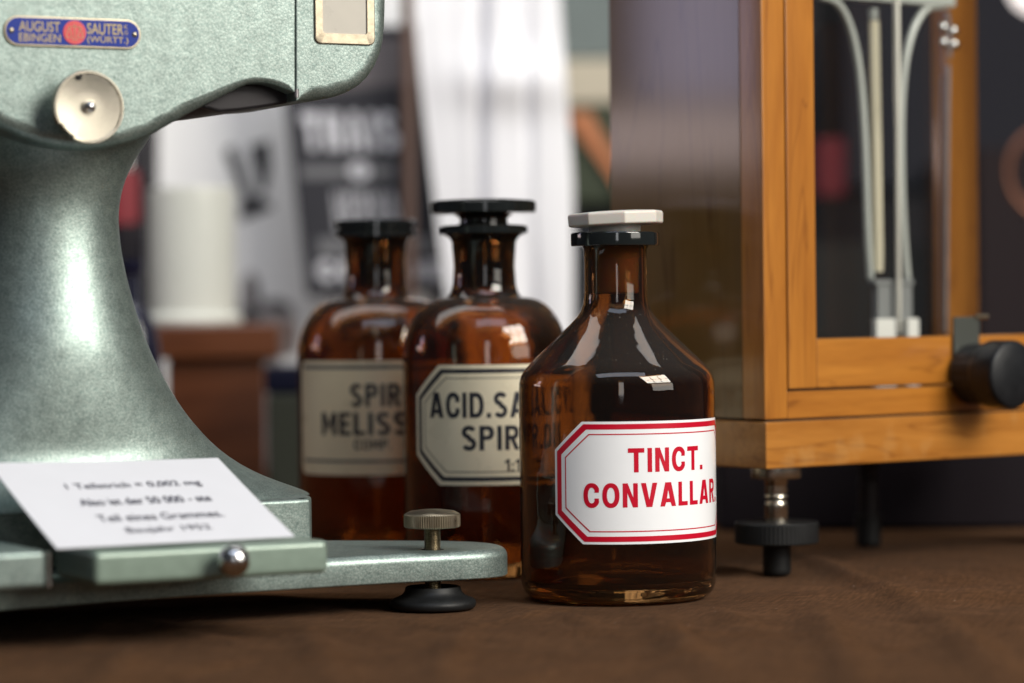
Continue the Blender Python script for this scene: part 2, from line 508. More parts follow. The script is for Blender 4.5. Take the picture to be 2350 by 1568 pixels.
def tube(bm, pts, rad, segs=12, flat=1.0):
    pts = [Vector(p) for p in pts]
    rings = []
    for i, p in enumerate(pts):
        d = (pts[min(i + 1, len(pts) - 1)] - pts[max(i - 1, 0)]).normalized()
        a = d.cross(Vector((0, 1, 0)))
        if a.length < 1e-4:
            a = d.cross(Vector((1, 0, 0)))
        a.normalize()
        b = d.cross(a).normalized()
        r = rad[i] if isinstance(rad, (list, tuple)) else rad
        rings.append([bm.verts.new(p + a * r * math.cos(2 * math.pi * k / segs) + b * r * flat * math.sin(2 * math.pi * k / segs)) for k in range(segs)])
    for u, v in zip(rings, rings[1:]):
        for k in range(segs):
            bm.faces.new((u[k], u[(k + 1) % segs], v[(k + 1) % segs], v[k]))
    bm.faces.new(rings[0]); bm.faces.new(rings[-1])
    return bm

def smooth_path(pts, n=6, closed=False):
    out = []
    P_ = [Vector(p) for p in pts]
    N_ = len(P_)
    rng = range(N_) if closed else range(N_ - 1)
    for i in rng:
        if closed:
            p0, p1, p2, p3 = P_[i - 1], P_[i], P_[(i + 1) % N_], P_[(i + 2) % N_]
        else:
            p0, p1, p2, p3 = P_[max(i - 1, 0)], P_[i], P_[i + 1], P_[min(i + 2, N_ - 1)]
        for k in range(n):
            t = k / n
            out.append(0.5 * ((2 * p1) + (p2 - p0) * t + (2 * p0 - 5 * p1 + 4 * p2 - p3) * t * t + (3 * p1 - p0 - 3 * p2 + p3) * t ** 3))
    if not closed:
        out.append(P_[-1])
    return out

def slab(bm, outline, rads, y0, y1, seg=5, back=0.002):
    """A solid whose outline lies in x,z; its front edge at y0 is rounded by rads (one per corner), its back at y1 a little."""
    n = len(outline)
    pts = [Vector((p[0], p[1])) for p in outline]
    ar = sum(pts[i].x * pts[(i + 1) % n].y - pts[(i + 1) % n].x * pts[i].y for i in range(n))
    if ar < 0:
        pts.reverse(); rads = list(reversed(rads))
    nor = []
    for i in range(n):
        a = (pts[i] - pts[i - 1]); b = (pts[(i + 1) % n] - pts[i])
        a.normalize(); b.normalize()
        na = Vector((-a.y, a.x)); nb = Vector((-b.y, b.x))
        s = na + nb
        if s.length < 1e-5:
            s = na
        s.normalize()
        nor.append(s / max(.5, s.dot(na)))
    rings = []
    for k in range(seg + 1):
        th = math.pi / 2 * k / seg
        rings.append([bm.verts.new((pts[i].x + nor[i].x * rads[i] * (1 - math.sin(th)), y0 + rads[i] * (1 - math.cos(th)), pts[i].y + nor[i].y * rads[i] * (1 - math.sin(th)))) for i in range(n)])
    rings.append([bm.verts.new((pts[i].x, y1 - back, pts[i].y)) for i in range(n)])
    rings.append([bm.verts.new((pts[i].x + nor[i].x * back, y1, pts[i].y + nor[i].y * back)) for i in range(n)])
    for a, b in zip(rings, rings[1:]):
        for i in range(n):
            j = (i + 1) % n
            bm.faces.new((a[i], a[j], b[j], b[i]))
    f = bm.faces.new(rings[0]); g = bm.faces.new(rings[-1])
    bmesh.ops.triangulate(bm, faces=[f, g])
    return bm

# ------------------------------------------------------------------ lettering
def ell(cx, cyy, a, b, a0, a1, n=22, p=2.0):
    out = []
    for i in range(n + 1):
        t = a0 + (a1 - a0) * i / n
        c, s = math.cos(t), math.sin(t)
        out.append((cx + a * math.copysign(abs(c) ** (2 / p), c), cyy + b * math.copysign(abs(s) ** (2 / p), s)))
    return out

def stroke(path, t):
    L_, R_ = [], []
    for i, p in enumerate(path):
        q0 = path[max(i - 1, 0)]; q1 = path[min(i + 1, len(path) - 1)]
        dx, dy = q1[0] - q0[0], q1[1] - q0[1]
        l = math.hypot(dx, dy) or 1
        nx, ny = -dy / l * t / 2, dx / l * t / 2
        L_.append((p[0] + nx, p[1] + ny)); R_.append((p[0] - nx, p[1] - ny))
    return L_ + R_[::-1]

def glyph(ch, t=.19):
    PI = math.pi
    if ch == 'T': w = .66; return w, [[(0, 1), (w, 1), (w, 1 - t), (w / 2 + t / 2, 1 - t), (w / 2 + t / 2, 0), (w / 2 - t / 2, 0), (w / 2 - t / 2, 1 - t), (0, 1 - t)]]
    if ch == 'I': return t, [[(0, 0), (0, 1), (t, 1), (t, 0)]]
    if ch == 'L': w = .5; return w, [[(0, 0), (0, 1), (t, 1), (t, t * .92), (w, t * .92), (w, 0)]]
    if ch == 'N': w = .62; return w, [[(0, 0), (0, 1), (t * 1.08, 1), (w - t, .40), (w - t, 1), (w, 1), (w, 0), (w - t * 1.08, 0), (t, .60), (t, 0)]]
    if ch == 'M': w = .78; c = w / 2; return w, [[(0, 0), (0, 1), (t * 1.1, 1), (c, .46), (w - t * 1.1, 1), (w, 1), (w, 0), (w - t, 0), (w - t, .62), (c, .12), (t, .62), (t, 0)]]
    if ch == 'E': w = .52; return w, [[(0, 0), (0, 1), (w, 1), (w, 1 - t * .9), (t, 1 - t * .9), (t, .59), (w * .9, .59), (w * .9, .41), (t, .41), (t, t * .9), (w, t * .9), (w, 0)]]
    if ch == 'V': w = .70; c = w / 2; return w, [[(0, 1), (t * 1.12, 1), (c, .30), (w - t * 1.12, 1), (w, 1), (c + .125, 0), (c - .125, 0)]]
    if ch == 'Y': w = .68; c = w / 2; return w, [[(0, 1), (t * 1.12, 1), (c, .62), (w - t * 1.12, 1), (w, 1), (c + t / 2, .42), (c + t / 2, 0), (c - t / 2, 0), (c - t / 2, .42)]]
    if ch == 'A':
        w = .74; c = w / 2
        return w, [[(0, 0), (c - .14, 1), (c + .14, 1), (w, 0), (w - t * 1.08, 0), (w - .265, .17), (.265, .17), (t * 1.08, 0)], [(.305, .33), (w - .305, .33), (c, .70)]]
    if ch == 'O':
        w = .70
        return w, [ell(w / 2, .5, w / 2, .515, 0, 2 * PI, 44, 2.25)[:-1], ell(w / 2, .5, w / 2 - t, .515 - t, 0, 2 * PI, 40, 2.1)[:-1]]
    if ch == '0':
        w = .56
        return w, [ell(w / 2, .5, w / 2, .51, 0, 2 * PI, 44, 2.4)[:-1], ell(w / 2, .5, w / 2 - t, .51 - t, 0, 2 * PI, 40, 2.3)[:-1]]
    if ch == 'C':
        w = .66; a = w / 2 + .02
        out = ell(a, .5, a, .515, R(30), R(330), 40, 2.25)
        inn = ell(a, .5, a - t, .515 - t, R(38), R(322), 36, 2.1)
        return w, [[(w - .01, .62)] + out + [(w - .01, .38), (w - t - .01, .38)] + inn[::-1] + [(w - t - .01, .62)]]
    if ch == 'D':
        w = .64
        return w, [[(0, 0), (0, 1)] + ell(.28, .5, w - .28, .5, PI / 2, -PI / 2, 24, 2.3), [(t, t * .95), (t, 1 - t * .95)] + ell(.28, .5, w - .28 - t, .5 - t * .95, PI / 2, -PI / 2, 22, 2.2)]
    if ch in 'PR':
        w = .60
        bowl = ell(.32, .71, w - .32, .29, PI / 2, -PI / 2, 20, 2.3)
        hole = [(t, .71 - .29 + t * .9), (t, 1 - t * .9)] + ell(.32, .71, w - .32 - t, .29 - t * .9, PI / 2, -PI / 2, 18, 2.2)
        if ch == 'P':
            return w, [[(0, 0), (0, 1)] + bowl + [(t, .42), (t, 0)], hole]
        return w + .02, [[(0, 0), (0, 1)] + bowl[:-1] + [(.42, .43), (w + .03, 0), (w + .03 - t * 1.1, 0), (.245, .42), (t, .42), (t, 0)], hole]
    if ch == 'S':
        w = .60; tt = t * .96; r1 = w / 2 - tt / 2
        up = ell(w / 2, .745, r1, .255 - tt / 2 + .012, R(22), R(262), 24, 2.1)
        dn = ell(w / 2, .265, r1, .265 - tt / 2 + .012, R(82), R(-158), 24, 2.1)
        return w, [stroke(up + dn, tt)]
    if ch == '.': return t, [[(0, 0), (0, t), (t, t), (t, 0)]]
    if ch == ':': return t, [[(0, 0), (0, t), (t, t), (t, 0)], [(0, .45), (0, .45 + t), (t, .45 + t), (t, .45)]]
    if ch == '1': w = .36; return w, [[(w - t, 0), (w - t, .74), (0, .62), (0, .80), (w - t, 1), (w, 1), (w, 0)]]
    if ch == 'H': w = .62; return w, [[(0, 0), (0, 1), (t, 1), (t, .59), (w - t, .59), (w - t, 1), (w, 1), (w, 0), (w - t, 0), (w - t, .41), (t, .41), (t, 0)]]
    if ch == 'K': w = .64; return w, [[(0, 0), (0, 1), (t, 1), (t, .62), (w - t * 1.2, 1), (w, 1), (.34, .53), (w, 0), (w - t * 1.25, 0), (t, .42), (t, 0)]]
    return .3, []

def word(text, cap, width=None, t=.19, gap=.13):
    """Loops of a word set on y=0, centred on x=0."""
    x, loops = 0.0, []
    for i, ch in enumerate(text):
        w, ls = glyph(ch, t)
        for l in ls:
            loops.append([(p[0] + x, p[1]) for p in l])
        x += w + gap
    x -= gap
    k = (width / x) if width else cap
    return [[((p[0] - x / 2) * k, p[1] * cap) for p in l] for l in loops]

def shift(loops, dx, dy):
    return [[(p[0] + dx, p[1] + dy) for p in l] for l in loops]

def fill_loops(loops):
    """Filled flat mesh of loops (even-odd) in the x,y plane, as a bmesh."""
    cu = bpy.data.curves.new('outline', 'CURVE')
    cu.dimensions = '2D'
    cu.fill_mode = 'BOTH'
    for l in loops:
        sp = cu.splines.new('POLY')
        sp.points.add(len(l) - 1)
        for q, p in zip(sp.points, l):
            q.co = (p[0] * 100, p[1] * 100, 0, 1)
        sp.use_cyclic_u = True
    return curve_bm(cu, .01)

def curve_bm(cu, k):
    ob = bpy.data.objects.new('outline', cu)
    COL.objects.link(ob)
    dg = bpy.context.evaluated_depsgraph_get()
    dg.update()
    me = bpy.data.meshes.new_from_object(ob.evaluated_get(dg))
    bm = bmesh.new()
    bm.from_mesh(me)
    bpy.data.objects.remove(ob)
    bpy.data.curves.remove(cu)
    bpy.data.meshes.remove(me)
    for v in bm.verts:
        v.co *= k
    return bm

def text_bm(body, size, off=0.0, space=1.0, shear=0.0, align='CENTER'):
    cu = bpy.data.curves.new('outline', 'FONT')
    cu.body = body
    cu.size = 100 * size
    cu.offset = 100 * off
    cu.space_character = space
    cu.shear = shear
    cu.align_x = align
    return curve_bm(cu, .01)

def wrap(bm, rad, phi, z0, step=.0012):
    """Bend a flat sheet (x along the girth, y up) round an upright axis; phi is where x=0 faces, 0 towards -y."""
    xs = [v.co.x for v in bm.verts]
    lo, hi = min(xs), max(xs)
    n = int((hi - lo) / step)
    for i in range(1, n):
        g = bm.verts[:] + bm.edges[:] + bm.faces[:]
        bmesh.ops.bisect_plane(bm, geom=g, plane_co=(lo + (hi - lo) * i / n, 0, 0), plane_no=(1, 0, 0), dist=1e-7)
    for v in bm.verts:
        a = phi + v.co.x / rad
        v.co = Vector((rad * math.sin(a), -rad * math.cos(a), z0 + v.co.y))
    for f in bm.faces:
        c = f.calc_center_median()
        f.normal_update()
        if f.normal.dot(Vector((c.x, c.y, 0))) < 0:
            f.normal_flip()
    return bm

def merge(*bms):
    out = bmesh.new()
    for b in bms:
        me = bpy.data.meshes.new('tmp')
        b.to_mesh(me); b.free()
        out.from_mesh(me)
        bpy.data.meshes.remove(me)
    return out

# ------------------------------------------------------------------ the cloth the goods stand on
CR = random.Random(11)
CREASES = [(CR.uniform(-.28, .40), CR.uniform(.98, 1.27), R(CR.uniform(50, 130)), CR.uniform(.025, .09), CR.uniform(.004, .010), CR.uniform(.0006, .0018) * CR.choice((1, 1, -1))) for _ in range(46)]
for (p, q, wd, ht) in (((1850, 1282), (2085, 1388), .007, .0026), ((1930, 1300), (2330, 1350), .012, .0020), ((1650, 1402), (1730, 1445), .006, .0012), ((1285, 1408), (1372, 1440), .005, .0014), ((1500, 1420), (1650, 1560), .009, .0016),
                       ((1880, 1400), (1965, 1560), .008, .0016), ((700, 1445), (770, 1560), .008, .0014), ((1060, 1440), (1010, 1560), .007, .0013), ((2150, 1420), (2310, 1560), .010, .0020), ((300, 1490), (240, 1566), .008, .0014), ((1660, 1300), (1745, 1330), .006, .0014)):
    a_, b_ = G(*p, 0), G(*q, 0)
    d_ = b_ - a_
    CREASES.append(((a_.x + b_.x) / 2, (a_.y + b_.y) / 2, math.atan2(d_.y, d_.x), d_.length * .55, wd, ht * 2.0))
FLAT = [(G(1420, 1369, 0), .046), (P(1114, 900, 1.402), .042), (P(866, 900, 1.505), .043), (G(994, 1396, 0), .020), (G(1783, 1328, 0), .010)]   # where the weight of things presses it flat
def cloth():
    bm = bmesh.new()
    def steps(knots):
        out = [knots[0][0]]
        for (p, _), (q, st) in zip(knots, knots[1:]):
            n = max(1, round((q - p) / st))
            out += [p + (q - p) * (i + 1) / n for i in range(n)]
        return out
    xs = steps([(-1.3, 0), (-.30, .05), (.42, .003), (1.3, .05)])
    ys = steps([(.45, 0), (.94, .03), (1.50, .003), (2.75, .04)])
    nx, ny = len(xs) - 1, len(ys) - 1
    def h(x, y):
        v = 0.0
        # a soft lengthwise rumple in front of the glazed case, fading out where things stand
        def ridge(cx, cyy, ang, ln, wd, ht):
            dx, dy = x - cx, y - cyy
            u = dx * math.cos(ang) + dy * math.sin(ang)
            w = -dx * math.sin(ang) + dy * math.cos(ang)
            return ht * math.exp(-(u / ln) ** 2 - (w / wd) ** 2)
        v += ridge(.20, 1.255, R(-14), .075, .020, .0042)
        v += ridge(.33, 1.20, R(12), .12, .032, .0038)
        v += ridge(.06, 1.135, R(-8), .05, .011, .0016)
        v += ridge(-.10, 1.06, R(5), .10, .018, .0013)
        v += ridge(.28, 1.07, R(20), .10, .022, .0016)
        # finer creases pressed into the cloth
        for cx, cyy, ang, ln, wd, ht in CREASES:
            v += ridge(cx, cyy, ang, ln, wd, ht)
        v += .00035 * math.sin(31 * x + 9 * math.sin(17 * y)) * math.sin(27 * y + 4)
        for c_, r_ in FLAT:
            q = (math.hypot(x - c_.x, y - c_.y) - r_) / .018
            q = min(1, max(0, q))
            v *= q * q * (3 - 2 * q)
        return v
    g = []
    for j in range(ny + 1):
        y = ys[j]
        row = []
        for i in range(nx + 1):
            x = xs[i]
            row.append(bm.verts.new((x, y, h(x, y) - .0006)))
        g.append(row)
    for j in range(ny):
        for i in range(nx):
            bm.faces.new((g[j][i], g[j][i + 1], g[j + 1][i + 1], g[j + 1][i]))
    # the cloth hangs over the front edge of the display shelf and is tucked down behind
    for row, dy in ((g[0], -.004), (g[-1], .004)):
        low = [bm.verts.new((v.co.x, v.co.y + dy, -.18)) for v in row]
        for i in range(nx):
            bm.faces.new((row[i], row[i + 1], low[i + 1], low[i]))
    o = build('tablecloth', bm, M['cloth'], None, True, 60)
    tag(o, 'brown woven cloth spread under the bottles and the two balances', 'tablecloth')
cloth()
bm = bmesh.new()
box(bm, (-3.5, 3.3, -1.2), (3.5, 3.4, 3.0))
tag(build('wall', bm, simple('dark shop wall', (.016, .012, .016), .8, var=.3, scale=3), None, False), kind='structure')

# ------------------------------------------------------------------ amber bottles
def bottle_body(outer, wall, floor_t):
    """Profile of a thick glass shell from the outer profile (r,z) listed bottom to lip."""
    inner = []
    top = outer[-1][1]
    for i, (r, z) in enumerate(outer):
        q0 = outer[max(i - 1, 0)]; q1 = outer[min(i + 1, len(outer) - 1)]
        dr, dz = q1[0] - q0[0], q1[1] - q0[1]
        l = math.hypot(dr, dz) or 1
        inner.append((r - wall * dz / l, z + wall * dr / l))
    return inner

def make_bottle(name, loc, prof_out, prof_in, mat, label, group='amber pharmacy bottles'):
    root = empty(name, loc)
    tag(root, label, 'bottle', group)
    bm = bmesh.new()
    lathe(bm, prof_out + prof_in, 128)
    build('glass_body', bm, mat, root, True, 35)
    return root

def rounded(prof, n=5):
    """Catmull through the (r,z) list."""
    return [(p.x, p.y) for p in smooth_path([(a, b, 0) for a, b in prof], n)]

def octagon(w, h, cx, ch, ins=0.0):
    a, b = w - ins, h - ins
    # keep the chamfer parallel
    k = ins * 0.42
    cx_, ch_ = cx - k, ch - k
    return [(-a + cx_, -b), (a - cx_, -b), (a, -b + ch_), (a, b - ch_), (a - cx_, b), (-a + cx_, b), (-a, b - ch_), (-a, -b + ch_)]

def label_set(root, rad, phi, zc, w, h, shape, mat, ink, bands, lines, spec=''):
    """Enamel label with border bands and lettering: the label is a part, its border and lettering sub-parts."""
    lb = build('label', wrap(fill_loops([shape(w, h, 0)]), rad + .00018, phi, zc), mat, root, True, 30, False)
    loops = []
    bmb = []
    for (i0, i1) in bands:
        bmb.append(fill_loops([shape(w, h, i0), shape(w, h, i1)]))
    build('border', wrap(merge(*bmb), rad + .00026, phi, zc), ink, lb, True, 30, False)
    bl = []
    for (txt, cap, wid, dx, dy, t) in lines:
        bl.append(fill_loops(shift(word(txt, cap, wid, t), dx, dy)))
    build('lettering', wrap(merge(*bl), rad + .00026, phi, zc), ink, lb, True, 30, False)
    return lb

# ---- the sharp bottle in front: sloping shoulders, white and red label, milky stopper
D1 = 1.282
b1 = G(1420, 1369, 0.0)
D1 = b1.y
RB = .0440
out1 = [(0, .0028), (.030, .0022), (.0365, .0), (.0400, .0007), (.0425, .003), (.0437, .0065), (.0440, .011), (.0440, .05), (.0440, .0925),
        (.0438, .0965), (.0428, .0998), (.0408, .1028), (.0385, .1052), (.0330, .1105), (.0270, .1163), (.0215, .1217), (.0178, .1256), (.0158, .1284), (.0148, .1312),
        (.0143, .1345), (.0141, .142), (.0140, .150), (.0142, .1560), (.0150, .1572), (.0194, .1576), (.0197, .1582), (.0197, .1626), (.0193, .1632)]
in1 = [(.0118, .1632), (.0114, .1626), (.0112, .150), (.0113, .134), (.0122, .1302), (.0150, .1256), (.0200, .1204), (.0262, .1142), (.0320, .1086), (.0370, .1035),
       (.0395, .1008), (.0408, .0982), (.0412, .0950), (.0413, .0915), (.0413, .05), (.0413, .013), (.0405, .0092), (.0380, .0070), (.030, .0062), (.012, .0072), (0, .0078)]
tinct = make_bottle('amber_bottle', b1, out1, in1, M['amber'], 'sharp amber bottle with sloping shoulders, white label with red lettering, milky stopper')
ly0 = ZD(1400, 968, b1.y - RB); ly1 = ZD(1400, 1250, b1.y - RB)
lz, lh = (ly0 + ly1) / 2, (ly0 - ly1) / 2
PH = R(30.7 - 2.1)
lw = RB * R(69.0)
cap = .0105
label_set(tinct, RB, PH, lz, lw, lh, lambda w, h, i: octagon(w, h, .0137, .0125, i), M['enamel_white'], M['red_print'],
          [(.0011, .0034), (.0053, .0058)],
          [('TINCT.', cap, .0400, RB * R(1.2), lh - 2 * lh * .415, .19), ('CONVALLAR.', cap, .0765, RB * R(-.8), lh - 2 * lh * .70, .19)])
bm = bmesh.new()
lathe(bm, [(.0152, .15735), (.0196, .15742), (.0199, .1580), (.0199, .1628), (.0194, .16345), (.0121, .16335)], 96, cap0=False, cap1=False)
build('lip', bm, M['dark_glass'], tinct, True, 40)
# stopper: octagonal plate on a round plug, sitting a little askew
bm = bmesh.new()
lathe(bm, [(.0098, .1362), (.0103, .1366), (.0108, .1600), (.0112, .1636), (.0116, .1640), (.0116, .1682)], 48)
st = build('stopper', bm, M['plastic'], tinct, True, 40)
bm = bmesh.new()
mt = Matrix.Translation((.0005, 0, .1665)) @ Matrix.Rotation(R(-2.2), 4, 'Y') @ Matrix.Rotation(R(9), 4, 'Z')
lathe(bm, [(.0205, 0), (.0217, .0006), (.0219, .0052), (.0212, .0060), (.012, .0066), (0, .0068)], 8, mt)
op_ = build('octagonal_plate', bm, M['plastic'], st, True, 60)
bv_ = op_.modifiers.new('Bevel', 'BEVEL'); bv_.width = .0007; bv_.segments = 3; bv_.limit_method = 'ANGLE'; bv_.angle_limit = R(25)
op_.modifiers.move(1, 0)

# ---- the two bottles behind it: round shoulders, cream labels
def round_bottle(R_, lip_r, neck_r, z_sh, z_nb, z_lip0, z_lip1):
    o = [(0, .003), (R_ * .7, .0024), (R_ * .84, 0), (R_ * .93, .001), (R_ * .985, .0045), (R_, .010), (R_, z_sh * .5), (R_, z_sh - .012)]
    n = 9
    e = 2.0
    for k in range(n + 1):
        a = (math.pi / 2) * k / n
        r = (neck_r + .002) + (R_ - neck_r - .002) * (math.cos(a) ** (2 / 2.2))
        z = z_sh - .006 + (z_nb - z_sh + .006) * (math.sin(a) ** (2 / 2.1))
        o.append((r, z))
    o += [(neck_r + .0004, z_nb + .0022), (neck_r - .0006, z_nb + .006), (neck_r - .0012, (z_nb + z_lip0) / 2), (neck_r - .0004, z_lip0 - .003), (neck_r + .0012, z_lip0 - .0006),
          (lip_r - .001, z_lip0 + .0006), (lip_r, z_lip0 + .0016), (lip_r, z_lip1 - .0012), (lip_r - .001, z_lip1)]
    w = .0028
    i = [(neck_r - w - .0008, z_lip1), (neck_r - w - .001, z_lip0), (neck_r - w - .001, z_nb)]
    for k in range(n, -1, -1):
        a = (math.pi / 2) * k / n
        r = (neck_r + .002) + (R_ - neck_r - .002) * (math.cos(a) ** (2 / 2.2)) - w
        z = z_sh - .006 + (z_nb - z_sh + .006) * (math.sin(a) ** (2 / 2.1)) - w * math.sin(a)
        i.append((max(r, neck_r - w - .001), z))
    i += [(R_ - w, z_sh - .014), (R_ - w, .012), (R_ * .90, .0075), (R_ * .6, .0066), (0, .0075)]
    return o, i

b2 = P(1114, 900, 1.402); b2.z = 0
s2 = lambda py: ZD(1112, py, b2.y)
o2, i2 = round_bottle(.0408, .0209, .0162, s2(800), s2(682), s2(541), s2(518))
acid = make_bottle('amber_bottle', b2, o2, i2, M['amber_red'], 'round shouldered amber bottle with black disc stopper and cream octagonal label')
R2 = .0408
zt, zb = ZD(1050, 838, b2.y - R2), ZD(1050, 1115, b2.y - R2)
lh2 = (zt - zb) / 2
label_set(acid, R2, R(20 + .5), (zt + zb) / 2, R2 * R(75), lh2, lambda w, h, i: octagon(w, h, .0155, .0145, i), M['enamel_cream'], M['black_print'],
          [(.0020, .0040), (.0062, .0066)],
          [('ACID.SALICYL.', .0122, .0870, 0, lh2 * .12, .19), ('SPIR.DIL.', .0118, .0560, .002, -lh2 * .42, .19), ('1:10', .0058, .0125, .001, -lh2 * .77, .17)])
bm = bmesh.new()
lathe(bm, rounded([(.0106, .1405), (.0110, .1412), (.0117, s2(545)), (.0122, s2(520)), (.0118, s2(510)), (.0120, s2(500)), (.0150, s2(491.5))], 3) +
      [(.0245, s2(490.5)), (.0258, s2(488)), (.0259, s2(466)), (.0250, s2(462)), (.018, s2(457.5)), (0, s2(454))], 96)
build('stopper', bm, M['dark_glass'], acid, True, 40)
bm = bmesh.new()
lathe(bm, [(.0165, s2(541) + .0004), (.0215, s2(541) + .0010), (.0216, s2(518) - .0006), (.0165, s2(518) + .0003)], 96, cap0=False, cap1=False)
build('lip', bm, M['dark_glass'], acid, True, 40)

b3 = P(866, 900, 1.505); b3.z = 0
s3 = lambda py: ZD(862, py, b3.y)
R3 = .0420
o3, i3 = round_bottle(R3, .0210, .0170, s3(800), s3(684), s3(545), s3(527))
spir = make_bottle('amber_bottle', b3, o3, i3, M['amber_red'], 'round shouldered amber bottle with plain cream label, farthest back of the three and most blurred')
zt, zb = ZD(800, 829, b3.y - R3), ZD(800, 1092, b3.y - R3)
lh3 = (zt - zb) / 2
def rrect(w, h, i, r=.005):
    a, b = w - i, h - i
    r = max(r - i * .6, .001)
    out = []
    for cx, cyy, a0 in ((a - r, b - r, 0), (-a + r, b - r, 90), (-a + r, -b + r, 180), (a - r, -b + r, 270)):
        for k in range(6):
            t = R(a0 + 18 * k)
            out.append((cx + r * math.cos(t), cyy + r * math.sin(t)))
    return out
lb3 = build('label', wrap(fill_loops([rrect(R3 * R(70), lh3, 0)]), R3 + .00018, R(3), (zt + zb) / 2), M['enamel_cream_dark'], spir, True, 30, False)
for bsq in ([(-R3 * R(66), lh3 - .0042), (R3 * R(66), lh3 - .0042), (R3 * R(66), lh3 - .0022), (-R3 * R(66), lh3 - .0022)],
                 [(-R3 * R(66), -lh3 + .0080), (R3 * R(66), -lh3 + .0080), (R3 * R(66), -lh3 + .0065), (-R3 * R(66), -lh3 + .0065)]):
    build('border', wrap(fill_loops([bsq]), R3 + .00026, R(3), (zt + zb) / 2), M['grey_print'], lb3, True, 30, False)
bl = [fill_loops(shift(word('SPIR.', .0118, .0300, .2), 0.0005, lh3 * .20)), fill_loops(shift(word('MELISSAE', .0118, .0660, .2), .001, -lh3 * .30)),
      fill_loops(shift(word('COMP.', .0052, .0195, .18), -.003, -lh3 * .55))]
build('lettering', wrap(merge(*bl), R3 + .00026, R(3), (zt + zb) / 2), M['black_print'], lb3, True, 30, False)
bm = bmesh.new()
lathe(bm, [(.0096, .1420), (.0108, s3(545)), (.0173, s3(545) + .0004), (.0205, s3(545)), (.0211, s3(543)), (.0211, s3(530)), (.0196, s3(528)), (.0196, s3(524)), (.0215, s3(522)), (.0215, s3(509)), (.0206, s3(506)), (.010, s3(505)), (0, s3(505))], 96)
build('stopper', bm, M['dark_glass'], spir, True, 40)

# ------------------------------------------------------------------ green precision balance on the left
seam = P(678, 215, 1.22)
F = Frame(seam, 27)
bal = empty('precision_balance', (F.o.x, F.o.y, 0), F.a)
tag(bal, 'hammered green cast metal torsion balance with blue nameplate and round nickel dial knob', 'balance')
FH = F.hit
# head housing, left of the seam
pts = [(677.2, -190), (677.2, 120), (677.5, 213), (660, 205), (640, 197), (622, 192), (605, 190), (588, 190.5), (572, 193), (555, 200), (535, 210), (510, 223), (485, 236), (460, 249), (430, 266), (400, 283), (370, 300), (345, 313),
       (315, 324), (280, 334), (235, 342), (190, 344), (140, 340), (90, 330), (45, 313), (0, 292), (-50, 262), (-110, 235), (-200, 215), (-380, 210), (-380, -190)]
ol = [FH(*p) for p in pts]
rd = [.0005] * 3 + [.0022] * 4 + [.0025, .0028, .003, .0035, .004, .0045, .005] + [.006] * (len(pts) - 14)
bm = bmesh.new()
slab(bm, ol, rd, 0, .088)
build('head_housing', bm, M['green'], bal, True, 35)
# end cover, right of the seam
pts = [(893, -190), (893, -40), (892.5, 20), (891, 62), (888, 92), (881, 122), (869, 150), (852, 176), (832, 196), (806, 211), (778, 221), (748, 227), (718, 230.5), (692, 232), (679.2, 232), (678.9, 120), (678.9, -190)]
ol = [FH(*p) for p in pts]
rd = [.006] * 13 + [.003, .0006, .0006, .0006]
bm = bmesh.new()
slab(bm, ol, rd, -.0002, .088)
cover = build('end_cover', bm, M['green'], bal, True, 35)
# little hinge lug where the seam ends
hx, hz = FH(682, 213, -.0004)
bm = bmesh.new()
tube(bm, [(hx, .0004, hz - .0020), (hx, .0004, hz + .0016)], .0011, 12)
build('hinge_lug', bm, M['dull_metal'], cover)
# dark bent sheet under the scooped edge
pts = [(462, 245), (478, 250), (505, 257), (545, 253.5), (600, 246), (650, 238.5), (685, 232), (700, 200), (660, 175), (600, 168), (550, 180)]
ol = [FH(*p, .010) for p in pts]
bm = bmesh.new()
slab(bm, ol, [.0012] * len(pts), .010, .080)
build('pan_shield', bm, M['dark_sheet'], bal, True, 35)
# column flaring into the foot
csec = [(285, 322), (308, 330), (322, 328), (336, 318), (350, 309), (370, 297), (397, 283), (430, 271), (470, 263), (510, 261), (560, 265), (610, 273), (660, 284), (720, 300), (780, 319), (840, 342), (895, 369), (945, 397), (990, 430), (1030, 465), (1065, 510), (1092, 560), (1112, 612), (1124, 645), (1132, 656), (1137, 658)]
bm = bmesh.new()
YC = .047
rings = []
for k, (py, px) in enumerate(csec):
    xc, zc = FH(112, py, YC)
    xr, zr = FH(px, py, YC)
    sw = xr - xc
    fl = min(1, max(0, (py - 780) / 260.0))
    ratio = .95 * (1 - fl) + .50 * fl
    ratio = min(ratio, .040 / sw) if py < 420 else ratio
    a = sw / math.sqrt(.81 + .19 * ratio * ratio)
    b = a * ratio
    ring = []
    for i in range(96):
        t = 2 * math.pi * i / 96
        c, s = math.cos(t), math.sin(t)
        ring.append(bm.verts.new((xc + a * math.copysign(abs(c) ** .95, c), YC + b * math.copysign(abs(s) ** .95, s), zr)))
    rings.append(ring)
sm = rings
for u, v in zip(sm, sm[1:]):
    for i in range(96):
        bm.faces.new((u[i], u[(i + 1) % 96], v[(i + 1) % 96], v[i]))
bm.faces.new(sm[0]); bm.faces.new(sm[-1])
column = build('column', bm, M['green'], bal, True, 50)
md = column.modifiers.new('Subdivision', 'SUBSURF'); md.levels = md.render_levels = 1
